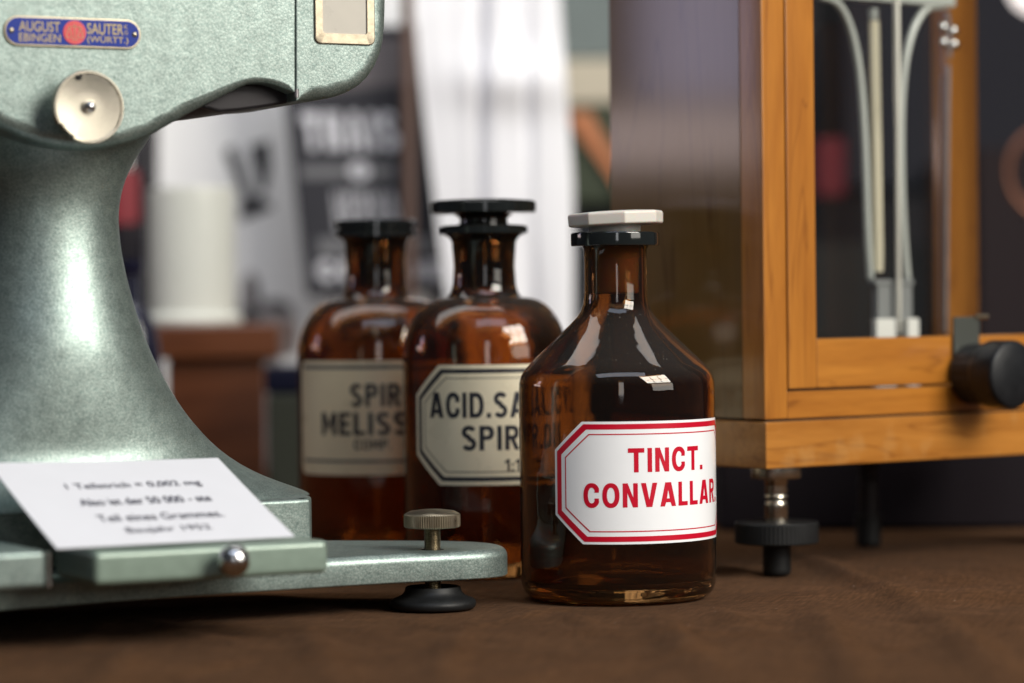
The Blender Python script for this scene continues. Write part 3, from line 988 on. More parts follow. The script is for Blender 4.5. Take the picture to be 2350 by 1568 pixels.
# pedestal block under the column
ZP0 = .0255
def ground_local(px, py, z):
    return F.local(G(px, py, z))
pr = F.local(P(727, 1150, 1.235))
zt_ = FH(660, 1128, YC)[1]
xr = pr.x
outl = []
bm = bmesh.new()
ped = [(-.30, -.006), (xr - .040, -.006), (xr - .012, .000), (xr - .002, .012), (xr, .026), (xr, .066), (xr - .006, .082), (xr - .03, .094), (-.30, .094)]
ped = [(p.x, p.y) for p in smooth_path([(a, b, 0) for a, b in ped], 4)]
def plate(bm, outline, z0, z1, r, seg=5, r0=.0006, top=None):
    n = len(outline)
    pp = [Vector((a, b)) for a, b in outline]
    ar = sum(pp[i].x * pp[(i + 1) % n].y - pp[(i + 1) % n].x * pp[i].y for i in range(n))
    if ar < 0:
        pp.reverse()
    nor = []
    for i in range(n):
        a = (pp[i] - pp[i - 1]).normalized(); b = (pp[(i + 1) % n] - pp[i]).normalized()
        s = Vector((-a.y, a.x)) + Vector((-b.y, b.x))
        s.normalize()
        nor.append(s)
    prof = [(r0, z0), (0, z0 + r0)]
    for k in range(seg + 1):
        t = math.pi / 2 * k / seg
        prof.append((r * (1 - math.cos(t)), z1 - r + r * math.sin(t)))
    rings = [[bm.verts.new((pp[i].x + nor[i].x * o_, pp[i].y + nor[i].y * o_, z)) for i in range(n)] for o_, z in prof]
    for u, v in zip(rings, rings[1:]):
        for i in range(n):
            bm.faces.new((u[i], u[(i + 1) % n], v[(i + 1) % n], v[i]))
    f0 = bm.faces.new(rings[0]); f1 = bm.faces.new(rings[-1])
    bmesh.ops.triangulate(bm, faces=[f0, f1])
    return bm
plate(bm, ped, ZP0, zt_, .0016, 3)
build('pedestal', bm, M['green'], bal, True, 35)
# base plate tapering towards the levelling foot
front = [(-420, 1437), (-200, 1419), (0, 1402), (200, 1386), (400, 1371), (600, 1357), (800, 1344.5), (950, 1336), (1050, 1331), (1110, 1326.5), (1150, 1317)]
back = [(1172, 1296), (1166, 1274), (1140, 1257), (1080, 1247), (1000, 1242.5), (900, 1240.5), (755, 1239), (500, 1237)]
o_ = [F.local(G(px, py, .0132)) for px, py in front] + [F.local(G(px, py, .0255)) for px, py in back]
o_ = [(p.x, p.y) for p in o_]
o_ += [(-.36, .135)]
# the rounded end
tip = [(.0640, -.0262), (.0770, -.0256), (.0875, -.0205), (.0940, -.0100), (.0962, .0020), (.0945, .0135), (.0870, .0265), (.0680, .0430)]
o_ = o_[:8] + [(p.x, p.y) for p in smooth_path([(a, b, 0) for a, b in tip], 5)] + [(.0402, .0629), (-.0006, .097), (-.36, .135)]
bm = bmesh.new()
plate(bm, o_, .0130, .0255, .0040, 6)
base = build('base_plate', bm, M['green'], bal, True, 50)
# levelling screw with rubber foot
ls = G(994, 1396, 0)
sl = F.local(ls)
def leg(parent, x, y):
    D = ls.y
    zz = lambda py: ZD(994, py, D)
    r = .0123
    T = Matrix.Translation((x, y, 0))
    bm = bmesh.new()
    lathe(bm, [(.0036, zz(1210)), (r - .0006, zz(1210)), (r, zz(1207.5)), (r, zz(1181)), (r - .0006, zz(1178.5)), (r * .8, zz(1173)), (r * .4, zz(1169.5)), (0, zz(1168.5))], 216, T,
          radial=lambda i, rr, z: (1.0 - (.028 if i % 3 == 2 else 0)) if rr > r * .97 else 1.0)
    k = build('screw_knob', bm, M['brass'], parent, True, 25)
    bm = bmesh.new()
    prof, z = [], zz(1360)
    while z < zz(1209):
        prof += [(.0033, z), (.00365, z + .00035)]
        z += .0007
    lathe(bm, prof, 40, T)
    build('thread', bm, M['brass'], k, True, 60)
    bm = bmesh.new()
    lathe(bm, [(.0176, 0), (.0185, .0008), (.0188, .0022), (.0185, .0034), (.0172, .0044), (.0148, .0053), (.0131, .0064), (.0122, .0080), (.0120, .0092), (.0115, .0096), (.0106, .0093), (.0095, .0080), (0, .0078)], 80, T)
    build('rubber_foot', bm, M['rubber'], parent, True, 50)
leg(bal, sl.x, sl.y)
# its hole in the plate
bm = bmesh.new()
lathe(bm, [(.0050, .02552), (.0050, .02556), (0, .02556)], 32, Matrix.Translation((sl.x, sl.y, 0)))
build('screw_hole', bm, M['hole'], base)
# hidden rear-left foot that carries the other end
for fx, fy in ((-.33, -.02), (-.33, .10)):
    bm = bmesh.new()
    lathe(bm, [(.017, 0), (.018, .004), (.012, .010), (.012, .0130)], 40, Matrix.Translation((fx, fy, 0)))
    build('rubber_foot', bm, M['rubber'], bal)
# sliding block with the steel ball knob, and its neighbour
q0 = F.local(P(216, 1300, 1.083)); q1 = F.local(P(756, 1280, 1.083 + .048))
yb = (q0.y + q1.y) / 2
x0_, _ = FH(216, 1300, yb); x1_, _ = FH(755, 1280, yb)
bm = bmesh.new()
box(bm, (x0_, yb, .0256), (x1_, yb + .048, .0388), .0026, 4)
drawer = build('slide', bm, M['green_smooth'], bal, True, 40)
bx, bz = FH(540, 1287, yb - .010)
bm = bmesh.new()
bmesh.ops.create_uvsphere(bm, u_segments=40, v_segments=24, radius=.0064, matrix=Matrix.Translation((bx, yb - .0085, bz)))
tube(bm, [(bx, yb - .004, bz), (bx, yb + .004, bz)], .0025, 16)
build('ball_knob', bm, M['steel'], drawer, True, 60)
x2_, _ = FH(106, 1290, yb + .004)
bm = bmesh.new()
box(bm, (x2_ - .12, yb + .004, .0256), (x2_, yb + .06, .0400), .0022, 4)
build('fixed_block', bm, M['green'], bal, True, 40)
bm = bmesh.new()
lathe(bm, [(.0010, .0256), (.0010, .0392)], 16, Matrix.Translation((x2_ + .0022, yb + .008, 0)))
build('guide_pin', bm, M['steel'], bal)
# nameplate
cx_, cz_ = FH(165.5, 75, -.0006)
ex_, _ = FH(323, 80, -.0006); fx_, _ = FH(8, 70, -.0006)
W2 = (ex_ - fx_) / 2
_, ztop = FH(165, 40.5, -.0006); _, zbot = FH(165, 109.5, -.0006)
H2 = (ztop - zbot) / 2
cx_ = (ex_ + fx_) / 2; cz_ = (ztop + zbot) / 2
def stadium(w, h, n=14):
    return [(w - h + h * math.cos(R(-90 + 180 * k / n)), h * math.sin(R(-90 + 180 * k / n))) for k in range(n + 1)] + \
           [(-w + h + h * math.cos(R(90 + 180 * k / n)), h * math.sin(R(90 + 180 * k / n))) for k in range(n + 1)]
bm = bmesh.new()
slab(bm, [(cx_ + a, cz_ + b) for a, b in stadium(W2, H2)], [.0003] * 30, -.0010, .0001, 3, .0)
plate_ = build('nameplate', bm, M['brass'], bal, True, 40)
bm = bmesh.new()
slab(bm, [(cx_ + a, cz_ + b) for a, b in stadium(W2 - .0008, H2 - .0008)], [.0002] * 30, -.00125, -.0009, 3, .0)
build('enamel_field', bm, M['blue'], plate_, True, 40)
def on_front(bm, x, z, y):
    for v in bm.verts:
        v.co = Vector((x + v.co.x, y, z + v.co.y))
    return bm
k = W2 / 157.0                    # metres per pixel of the plate's own drawing
def on_plate(px, dy):
    return cx_ + (px - 165.5) * k, cz_ + dy * H2
bm = bmesh.new()
lathe(bm, [(.0049, 0), (.0049, .0004), (0, .0004)], 40)
ex, ez = on_plate(168, 0)
for v in bm.verts:
    v.co = Vector((ex + v.co.x, -.00115 - v.co.z, ez + v.co.y))
em = build('emblem', bm, M['red_enamel'], plate_, True, 40)
# the pair of scales in the emblem, drawn in raised brass lines
lines_ = [[(-.0024, .0020), (0, .0026), (.0024, .0020)], [(0, .0034), (0, -.0026)], [(-.0024, .0020), (-.0036, -.0018)], [(-.0024, .0020), (-.0012, -.0018)], [(.0024, .0020), (.0012, -.0018)], [(.0024, .0020), (.0036, -.0018)],
          [(-.0039, -.0021), (-.0009, -.0021)], [(.0009, -.0021), (.0039, -.0021)], [(-.0012, -.0030), (.0012, -.0030)]]
bm = bmesh.new()
for l in lines_:
    tube(bm, [(ex + a, -.00158, ez + b) for a, b in l], .00016, 6)
build('scales_mark', bm, M['gilt'], em)
def fit(bm, wid, hgt):
    xs = [v.co.x for v in bm.verts]; ys = [v.co.y for v in bm.verts]
    sx = wid / (max(xs) - min(xs)); sy = hgt / (max(ys) - min(ys))
    cx, cy0 = (max(xs) + min(xs)) / 2, (max(ys) + min(ys)) / 2
    for v in bm.verts:
        v.co = Vector(((v.co.x - cx) * sx, (v.co.y - cy0) * sy, 0))
    return bm
parts = []
for txt, pa, pb, dy, hh, off in (('AUGUST', 42, 135, .32, .50, .010), ('EBINGEN', 42, 136, -.42, .40, .006), ('SAUTER', 197, 281, .30, .54, .012), ('(WÜRTT.)', 197, 292, -.42, .46, .008), ('K', 283.5, 291, .50, .20, .004), ('G', 283.5, 291, .12, .20, .004)):
    b_ = fit(text_bm(txt, .01, off * .01 * 1.1), (pb - pa) * k, hh * H2 * 1.35)
    xx, zz_ = on_plate((pa + pb) / 2, dy)
    parts.append(on_front(b_, xx, zz_, -.00132))
build('lettering', merge(*parts), M['gilt'], plate_, False)
for px in (25, 307):
    bm = bmesh.new()
    bmesh.ops.create_uvsphere(bm, u_segments=20, v_segments=12, radius=.0012)
    xx, zz_ = on_plate(px, 0.0)
    for v in bm.verts:
        v.co = Vector((xx + v.co.x, -.0012 + v.co.y * .6, zz_ + v.co.z))
    build('rivet', bm, M['brass'], plate_)
# dial knob
YK = -.0135
kx, kz = FH(205, 246, YK)
_, kt = FH(205, 161, YK)
KR = kt - kz
TK = Matrix.Translation((kx, YK, kz)) @ Matrix.Rotation(R(90), 4, 'X')
def knob_cut(i, r, z):           # a short flat cut into the lower left of the rim
    a = 360 * i / 144.0
    if 208 < a < 242 and r > KR * .85:
        return .94
    return 1.0
bm = bmesh.new()
lathe(bm, [(.0060, -.0134), (.0060, -.0034), (KR * .96, -.0034), (KR, -.0028), (KR, -.0006), (KR * .97, .0002), (KR * .93, .0002), (KR * .90, -.0007), (KR * .5, -.0010), (.0032, -.0010), (.0030, -.0006), (.0030, 0), (0, 0)], 144, TK, radial=knob_cut)
dial = build('dial_knob', bm, M['nickel'], bal, True, 35)
bm = bmesh.new()
bmesh.ops.create_uvsphere(bm, u_segments=32, v_segments=20, radius=.0024, matrix=TK @ Matrix.Translation((0, 0, .0008)))
build('hub', bm, M['steel'], dial)
hx, hz = FH(182, 178, YK)
bm = bmesh.new()
lathe(bm, [(.0011, -.0006), (.0011, .00035), (0, .00035)], 24, Matrix.Translation((hx, YK, hz)) @ Matrix.Rotation(R(90), 4, 'X'))
build('peg_hole', bm, M['hole'], dial)
# sight window in the end cover
wl, wb = FH(722, 98, -.0006); wr, wb2 = FH(860, 107, -.0006)
wb = (wb + wb2) / 2
fw = (wr - wl) * .128
wt = wb + .06
def rr2(x0, z0, x1, z1, r, n=6):
    out = []
    for cx, cz, a0 in ((x1 - r, z1 - r, 0), (x0 + r, z1 - r, 90), (x0 + r, z0 + r, 180), (x1 - r, z0 + r, 270)):
        for q in range(n):
            t = R(a0 + 90 * q / (n - 1))
            out.append((cx + r * math.cos(t), cz + r * math.sin(t)))
    return out
oo, ii = rr2(wl, wb, wr, wt, .0028), rr2(wl + fw, wb + fw * 1.25, wr - fw, wt - fw, .0014)
bm = bmesh.new()
rgs = []
for ring, y in ((oo, .0005), (oo, -.0009), ([(a + (.0004 if a < (wl + wr) / 2 else -.0004), b + (.0004 if b < (wb + wt) / 2 else -.0004)) for a, b in oo], -.0013), ([(a, b) for a, b in ii], -.0013), (ii, .0012)):
    rgs.append([bm.verts.new((a, y, b)) for a, b in ring])
for u, v in zip(rgs, rgs[1:]):
    for i in range(len(u)):
        bm.faces.new((u[i], u[(i + 1) % len(u)], v[(i + 1) % len(u)], v[i]))
fr_ = build('sight_window', bm, M['worn_frame'], cover, True, 40)
bm = bmesh.new()
slab(bm, rr2(wl + fw * .7, wb + fw * .9, wr - fw * .7, wt - fw * .7, .0012), [.0001] * 24, -.00045, .0006, 2, 0)
build('pane', bm, M['cream_pane'], fr_, True, 40)

# ------------------------------------------------------------------ the card lying on the balance
r1 = P(676, 1229, 1.130); l1 = P(130, 1253, 1.083)
r0 = P(500, 1051, 1.186)
zf = .0405
r1.z = l1.z = zf
l0 = r0 - (r1 - l1)
N_ = (r1 - l1).cross(r0 - r1).normalized()
if N_.z < 0: N_ = -N_
ux = (r1 - l1); uy = (r0 - r1)
card = empty('info_card', l1)
tag(card, 'white paper card with black typed German text, propped on the green balance foot', 'card')
bm = bmesh.new()
nu, nv = 24, 12
top, bot = [], []
for j in range(nv + 1):
    tr, brw = [], []
    for i in range(nu + 1):
        u, v = i / nu, j / nv
        bow = .0016 * v * (1 - u) * (1 - u) - .0006 * math.sin(math.pi * v) * (1 - .4 * u)
        p = ux * u + uy * v + N_ * bow
        tr.append(bm.verts.new(p)); brw.append(bm.verts.new(p - N_ * .0004))
    top.append(tr); bot.append(brw)
for j in range(nv):
    for i in range(nu):
        bm.faces.new((top[j][i], top[j][i + 1], top[j + 1][i + 1], top[j + 1][i]))
        bm.faces.new((bot[j][i], bot[j + 1][i], bot[j + 1][i + 1], bot[j][i + 1]))
edge = [(j, 0) for j in range(nv + 1)]
for i in range(nu):
    bm.faces.new((top[0][i], bot[0][i], bot[0][i + 1], top[0][i + 1])); bm.faces.new((top[nv][i], top[nv][i + 1], bot[nv][i + 1], bot[nv][i]))
for j in range(nv):
    bm.faces.new((top[j][0], top[j + 1][0], bot[j + 1][0], bot[j][0])); bm.faces.new((top[j][nu], bot[j][nu], bot[j + 1][nu], top[j + 1][nu]))
build('sheet', bm, M['paper'], card, True, 60)
cw, chh = ux.length, uy.length
tp = []
for txt, pl, pr_, py, off in (('1 Teilstrich = 0,002 mg', (148, 1117), (465, 1112), 0, .002), ('Also ist der 50 000 - ste', (178, 1150), (487, 1146), 0, .003), ('Teil eines Grammes.', (222, 1188), (512, 1180), 0, .001), ('Baujahr 1952', (290, 1218), (486, 1212), 0, .001)):
    ends = []
    for q in (pl, pr_):
        r_ = ray(*q)
        t = (l1 - EYE).dot(N_) / r_.dot(N_)
        w = EYE + r_ * t - l1
        # card coordinates
        a = ux.dot(ux); b = ux.dot(uy); c = uy.dot(uy); d = w.dot(ux); e = w.dot(uy)
        det = a * c - b * b
        ends.append(((c * d - b * e) / det, (a * e - b * d) / det))
    (u0, v0), (u1, v1) = ends
    b_ = fit(text_bm(txt, .01, off * .03), (u1 - u0) * cw, .0060)
    vm_ = (v0 + v1) / 2
    for vv in b_.verts:
        u = (u0 + u1) / 2 + vv.co.x / cw
        v = vm_ + vv.co.y / chh
        bow = .0016 * v * (1 - u) * (1 - u) - .0006 * math.sin(math.pi * v) * (1 - .4 * u)
        vv.co = ux * u + uy * v + N_ * (bow + .0003)
    tp.append(b_)
build('lettering', merge(*tp), M['ink'], card, False)

# ------------------------------------------------------------------ glazed wooden balance on the right
corner = P(1757, 1077, 1.345)
C = Frame(corner, 37)
CH = C.hit
case = empty('analytical_balance', (C.o.x, C.o.y, 0), C.a)
tag(case, 'analytical balance in a honey brown wooden case with glass front door and black knob', 'balance')
zb0 = CH(1757, 1077)[1]
zpl = CH(1757, 969)[1]
zseam = CH(1757, 964)[1]
zgap = CH(1812, 896)[1]
zrail = CH(1876, 778)[1]
xs1 = CH(1808, 700)[0]
xs2 = CH(1875, 700)[0]
DEP = .116
WID = .285
TOPZ = .43
g = .0006
bm = bmesh.new()
box(bm, (-.0004, -.0010, zb0), (WID, DEP, zpl), .0008, 2)
build('plinth', bm, M['oak_scuffed'], case, True, 40)
bm = bmesh.new()
box(bm, (.0010, .0012, zpl - .0004), (WID - .001, DEP - .001, zseam))
build('shadow_gap', bm, M['hole'], case, False)
fy = .016
bm = bmesh.new()
box(bm, (0, 0, zseam), (xs1 - g, fy, TOPZ), .0008, 2)
build('corner_post', bm, M['oak'], case, True, 40)
bm = bmesh.new()
box(bm, (WID - xs1 + g, 0, zseam), (WID, fy, TOPZ), .0008, 2)
build('corner_post', bm, M['oak'], case, True, 40)
bm = bmesh.new()
box(bm, (xs1 - g + .0001, .0002, zseam), (WID - xs1 + g - .0001, fy, zgap - g), .0005, 2)
build('lower_rail', bm, M['oak_x'], case, True, 40)
# door
dr = empty('door', (0, 0, 0)); dr.parent = case
bm = bmesh.new()
box(bm, (xs1 + g, .0004, zgap + g), (xs2, fy - .002, TOPZ - .02), .0007, 2)
build('stile', bm, M['oak'], dr, True, 40)
bm = bmesh.new()
box(bm, (WID - xs2, .0004, zgap + g), (WID - xs1 - g, fy - .002, TOPZ - .02), .0007, 2)
build('stile', bm, M['oak'], dr, True, 40)
bm = bmesh.new()
box(bm, (xs2 + .0001, .0005, zgap + g), (WID - xs2 - .0001, fy - .002, zrail), .0007, 2)
build('bottom_rail', bm, M['oak_x'], dr, True, 40)
bm = bmesh.new()
box(bm, (xs2 + .0001, .0005, TOPZ - .045), (WID - xs2 - .0001, fy - .002, TOPZ - .02), .0007, 2)
build('top_rail', bm, M['oak_x'], dr, True, 40)
bm = bmesh.new()
box(bm, (xs2 - .002, .007, zrail - .002), (WID - xs2 + .002, .009, TOPZ - .043))
build('glass_pane', bm, M['pane'], dr, False)
# sides, back, top
bm = bmesh.new()
box(bm, (.0006, fy + .0002, zseam), (.006, DEP - .0008, TOPZ), .0006, 2)
build('side_panel', bm, M['oak_shaded'], case, True, 40)
bm = bmesh.new()
rx = CH(2176, 500, DEP - .012)[0]; rx2 = CH(2246, 500, DEP - .012)[0]
box(bm, (rx, DEP - .012, zseam), (rx2, DEP - .0002, TOPZ), .001, 2)
build('rear_post', bm, M['oak'], case, True, 40)
bm = bmesh.new()
box(bm, (.0062, DEP - .004, zseam + .002), (rx - .0002, DEP - .0022, TOPZ - .002))
build('glass_pane', bm, M['pane'], case, False)
bm = bmesh.new()
box(bm, (0, 0, TOPZ + .0002), (WID, DEP, TOPZ + .016), .0008, 2)
build('top_panel', bm, M['oak_x'], case, True, 40)
# inside: floor, porcelain blocks, pedestal, pillar arms, rods, stirrup
YM = .060
zfl = zpl + .004
bm = bmesh.new()
box(bm, (.0064, fy + .0004, zpl + .0002), (WID - .004, DEP - .006, zfl))
build('case_floor', bm, simple('black glass floor', (.02, .02, .022), .2), case, False)
metal_grey = simple('grey painted metal', (.50, .53, .50), .35, .15, .3)
a0 = CH(2004, 760, YM - .008); a1 = CH(2056, 731, YM - .008); a2 = CH(2076, 760, YM - .008); a3 = CH(2110, 731, YM - .008)
porc = simple('white porcelain', (.80, .80, .76), .2, 0, .4)
for l, h in ((a0[0] + .0026, a1[0]), (a2[0] + .0026, a3[0])):
    bm = bmesh.new()
    box(bm, (l, YM - .008, zfl), (h, YM - .004, a1[1]), .0006, 2)
    build('porcelain_block', bm, porc, case, True, 40)
c0 = CH(2006, 745, YM); c1 = CH(2094, 655, YM)
mid_grey = simple('mid grey painted metal', (.24, .25, .25), .4, .1, .1)
bm = bmesh.new()
box(bm, (c0[0] + .003, YM, zfl), (c1[0], YM + .005, c1[1]), .0006, 2)
box(bm, (c0[0] + .001, YM - .0006, c1[1] + .0002), (c1[0] + .001, YM + .0056, c1[1] + .0030), .0006, 2)
build('pedestal', bm, mid_grey, case, True, 40)
def arm(pts, r, mat, name, flat=1.0, y=YM + .012):
    pp = smooth_path([(CH(px, py, y)[0], y, CH(px, py, y)[1]) for px, py in pts], 6)
    bm = bmesh.new()
    tube(bm, pp, r, 14, flat)
    return build(name, bm, mat, case, True, 60)
arm([(1880, -8), (1915, 3), (1940, 35), (1960, 95), (1974, 180), (1983, 300), (1988, 420), (1992, 540), (1998, 640)], .0021, metal_grey, 'pillar_arm')
arm([(2165, 14), (2130, 18), (2104, 50), (2086, 100), (2074, 170), (2068, 270), (2069, 420), (2075, 550), (2082, 640)], .0021, metal_grey, 'pillar_arm')
t0 = CH(1850, 10, YM + .012); t1 = CH(2185, 4, YM + .012)
bm = bmesh.new()
box(bm, (t0[0], YM + .009, t1[1] - .0032), (t1[0], YM + .015, t1[1] + .008), .001, 2)
build('beam', bm, metal_grey, case, True, 40)
ivory = simple('ivory coloured rod', (.95, .88, .66), .35, 0, .2)
arm([(2006, 48), (2011, 300), (2016, 624)], [.0027] * 12 + [.0024], ivory, 'ivory_rod', y=YM + .010)
arm([(2004, 20), (2005, 44)], .0026, metal_grey, 'rod_ferrule', y=YM + .010)
arm([(2057, -30), (2060, 300), (2063, 765)], [.0018] * 6 + [.0013] * 6 + [.0008], simple('polished pointer metal', (.80, .78, .70), .3, .35), 'pointer_rod', y=YM - .004)
arm([(2176, 150), (2170, 765)], .0012, M['dull_metal'], 'hanger_rod', y=YM + .02)
arm([(2161, 175), (2158, 765)], .0006, M['dull_metal'], 'hanger_rod', y=YM + .024)
sx_, sz_ = CH(2178, 82, YM + .02)
for dx, dz in ((-.0040, .0045), (.0036, .0028), (-.0036, -.0040), (.0042, -.0046)):
    bm = bmesh.new()
    bmesh.ops.create_uvsphere(bm, u_segments=20, v_segments=14, radius=.0030, matrix=Matrix.Translation((sx_ + dx, YM + .02, sz_ + dz)) @ Matrix.Diagonal((1, .7, 1, 1)))
    build('stirrup_bead', bm, M['steel'], case)
bm = bmesh.new()
tube(bm, [(sx_ - .001, YM + .02, t1[1] - .004), (sx_, YM + .02, sz_), (sx_ + .0005, YM + .02, sz_ - .012)], .0011, 10)
build('stirrup', bm, M['dull_metal'], case)
# black knob with its bracket and bolt
kbx, kbz = CH(2222, 858, 0)
nL = .030
bm = bmesh.new()
TKn = Matrix.Translation((kbx, -.0018, kbz)) @ Matrix.Rotation(R(90), 4, 'X')
KR2 = .0170
lathe(bm, [(.0148, 0), (.0152, .001), (.0152, .012), (.0156, .013), (KR2, .016), (KR2, nL - .0024), (KR2 - .0005, nL - .001), (KR2 - .0016, nL), (.0095, nL + .0011), (0, nL + .0016)], 96, TKn,
      radial=lambda i, r, z: 1.0 - (.02 if (i % 8 in (0, 1)) and r > .0148 and .0005 < z < .0135 else 0))
kn = build('knob', bm, M['black'], case, True, 40)
q0 = CH(2189, 800, -.0012); q1 = CH(2247, 727, -.0012)
bm = bmesh.new()
box(bm, (q0[0], -.0016, kbz), (q1[0], -.0002, q1[1]), .0005, 2)
br_ = build('bracket', bm, simple('grey green strip', (.055, .06, .052), .5, .2), kn, True, 40)
bq = CH(2256, 726, -.003)
bm = bmesh.new()
tube(bm, [(bq[0] - .004, -.002, bq[1] - .0002), (bq[0] + .004, -.002, bq[1] - .0002)], .0012, 14)
build('bolt', bm, M['brass'], br_)
# feet
fl = Vector((CH(1783, 1300, .0145)[0], .0145, 0)); fp = C.o + C.ux * fl.x + C.uy * fl.y
def case_foot(x, y, wheel=True):
    T = Matrix.Translation((x, y, 0))
    D = fp.y
    zz = lambda py: max(0, ZD(1783, py, D))
    ft = empty('foot', (0, 0, 0)); ft.parent = case
    bm = bmesh.new()
    lathe(bm, [(.0055, 0), (.0066, .0010), (.0068, .003), (.0068, zz(1240))], 48, T)
    build('tip', bm, M['rubber'], ft, True, 50)
    if wheel:
        bm = bmesh.new()
        lathe(bm, [(.006, zz(1246)), (.0196, zz(1246)), (.0202, zz(1243)), (.0202, zz(1200)), (.0196, zz(1197)), (.006, zz(1196))], 180, T, radial=lambda i, r, z: 1.0 - (.012 if i % 3 == 0 and r > .0199 else 0))
        build('wheel', bm, M['rubber'], ft, True, 30)
    bm = bmesh.new()
    lathe(bm, ([] if wheel else [(.0050, zz(1241))]) + [(.0054, zz(1196)), (.0056, zz(1160)), (.0052, zz(1152)), (.0046, zz(1148)), (.0056, zz(1140)), (.0050, zz(1132)), (.0056, zz(1124)), (.0050, zz(1116)), (.0056, zz(1108)), (.0056, zz(1098)), (.0118, zz(1097)), (.0122, zz(1093)), (.0120, zb0 - .0001)], 64, T)
    build('screw', bm, M['nickel'] if wheel else M['dark_sheet'], ft, True, 40)  # rear screw: shade under the case put into a darker metal colour
case_foot(fl.x, fl.y)
case_foot(CH(1992, 1110, DEP - .016)[0], DEP - .016, False)
case_foot(WID - .02, .02)

# ------------------------------------------------------------------ goods standing farther back
def standing_box(name, px0, px1, pyt, d, depth, mat, label, cat, pyb=None, rz=0.0, bev=.003):
    a = P(px0, pyt, d); b = P(px1, pyt, d)
    w = (b - a).length
    z1 = a.z
    z0 = 0.0 if pyb is None else ZD(px0, pyb, d)
    o = empty(name, ((a.x + b.x) / 2, d, z0), rz)
    tag(o, label, cat)
    bm = bmesh.new()
    box(bm, (-w / 2, 0, 0), (w / 2, depth, z1 - z0), bev, 3)
    build('body', bm, mat, o, True, 40)
    return o, w, z1 - z0

# wooden box with overhanging lid
dB = 1.93
a = P(350, 744, dB); b = P(640, 744, dB)
bx_ = empty('wooden_box', ((a.x + b.x) / 2, dB, 0)); tag(bx_, 'reddish brown wooden box with overhanging lid under the white jar', 'box')
w = (b.x - a.x); zl = a.z; zl2 = ZD(500, 825, dB)
bm = bmesh.new(); box(bm, (-w / 2, 0, zl2), (w / 2, .16, zl), .003, 3)
build('lid', bm, M['box_wood'], bx_, True, 40)
bm = bmesh.new(); box(bm, (-w / 2 + .008, .010, 0), (w / 2 - .011, .15, zl2 - .0001), .002, 2)
build('body', bm, M['box_wood'], bx_, True, 40)
# white jar
dJ = 1.99
a = P(346, 735, dJ); b = P(541, 735, dJ)
rj = (b.x - a.x) / 2
zj = ZD(440, 432, dJ + .0) - zl
jar = empty('white_jar', ((a.x + b.x) / 2, dJ + .0, zl)); tag(jar, 'plain off-white porcelain cylinder jar standing on the wooden box', 'jar')
bm = bmesh.new()
lathe(bm, [(rj * 1.14, .0), (rj * 1.16, .003), (rj * 1.1, .006), (rj * .99, .0075), (rj, .012), (rj, zj - .004), (rj * .97, zj), (rj * .90, zj), (rj * .89, zj - .01), (rj * .89, .02), (0, .02)], 96)
build('body', bm, simple('off-white porcelain', (.72, .73, .66), .3, 0, .3, var=.02, scale=30), jar, True, 40)

# dark jar with red label behind the balance column
dD = 2.10
a = P(215, 600, dD); b = P(341, 600, dD)
rr_ = (b.x - a.x) / 2
dj = empty('dark_bottle', ((a.x + b.x) / 2, dD, 0)); tag(dj, 'tall black bottle with a dark red label, behind the green column beside the white jar', 'bottle')
zs = ZD(300, 380, dD)
dk = simple('black glass', (.012, .010, .014), .15, 0, .4)
bm = bmesh.new()
lathe(bm, [(rr_ * .9, 0), (rr_, .01), (rr_, zs - .012), (rr_ * .94, zs + .002), (rr_ * .75, zs + .018), (rr_ * .45, zs + .028), (rr_ * .35, zs + .04), (rr_ * .35, zs + .07), (rr_ * .5, zs + .075), (rr_ * .5, zs + .085), (0, zs + .085)], 64)
build('body', bm, dk, dj, True, 40)
bm = fill_loops([rrect(rr_ * R(46), (ZD(300, 392, dD) - ZD(300, 515, dD)) / 2, 0)])
build('label', wrap(bm, rr_ + .0004, R(4), (ZD(300, 392, dD) + ZD(300, 515, dD)) / 2, .004), simple('dark red label', (.20, .012, .02), .5), dj, True, 40, False)
# second dark bottle in front of the box, only its shoulder shows
dE = 1.76
a = P(235, 800, dE); b = P(371, 800, dE)
re_ = (b.x - a.x) / 2
db = empty('dark_bottle', ((a.x + b.x) / 2, dE, 0)); tag(db, 'squat blue black bottle whose shoulder peeps out between column and wooden box', 'bottle')
ze = ZD(300, 800, dE)
bm = bmesh.new()
lathe(bm, [(re_ * .9, 0), (re_, .008), (re_, ze - .018), (re_ * .97, ze - .004), (re_ * .82, ze + .013), (re_ * .55, ze + .024), (re_ * .35, ze + .028), (re_ * .32, ze + .045), (re_ * .45, ze + .048), (re_ * .45, ze + .055), (0, ze + .055)], 64)
build('body', bm, simple('blue black glass', (.010, .011, .030), .2, 0, .3), db, True, 40)

# small dark block and grey tin in the gap beside the box
standing_box('dark_blue_tin', 606, 720, 842, 1.86, .05, simple('dark blue tin', (.007, .008, .022), .5, spec=.15), 'dark blue tin behind the amber bottle, above the grey green tin', 'tin', 905)
o_g, _, _ = standing_box('grey_green_tin', 612, 720, 905, 1.86, .05, simple('grey green tin', (.042, .045, .034), .6, spec=.15), 'grey green tin between the wooden box and the amber bottles', 'tin')

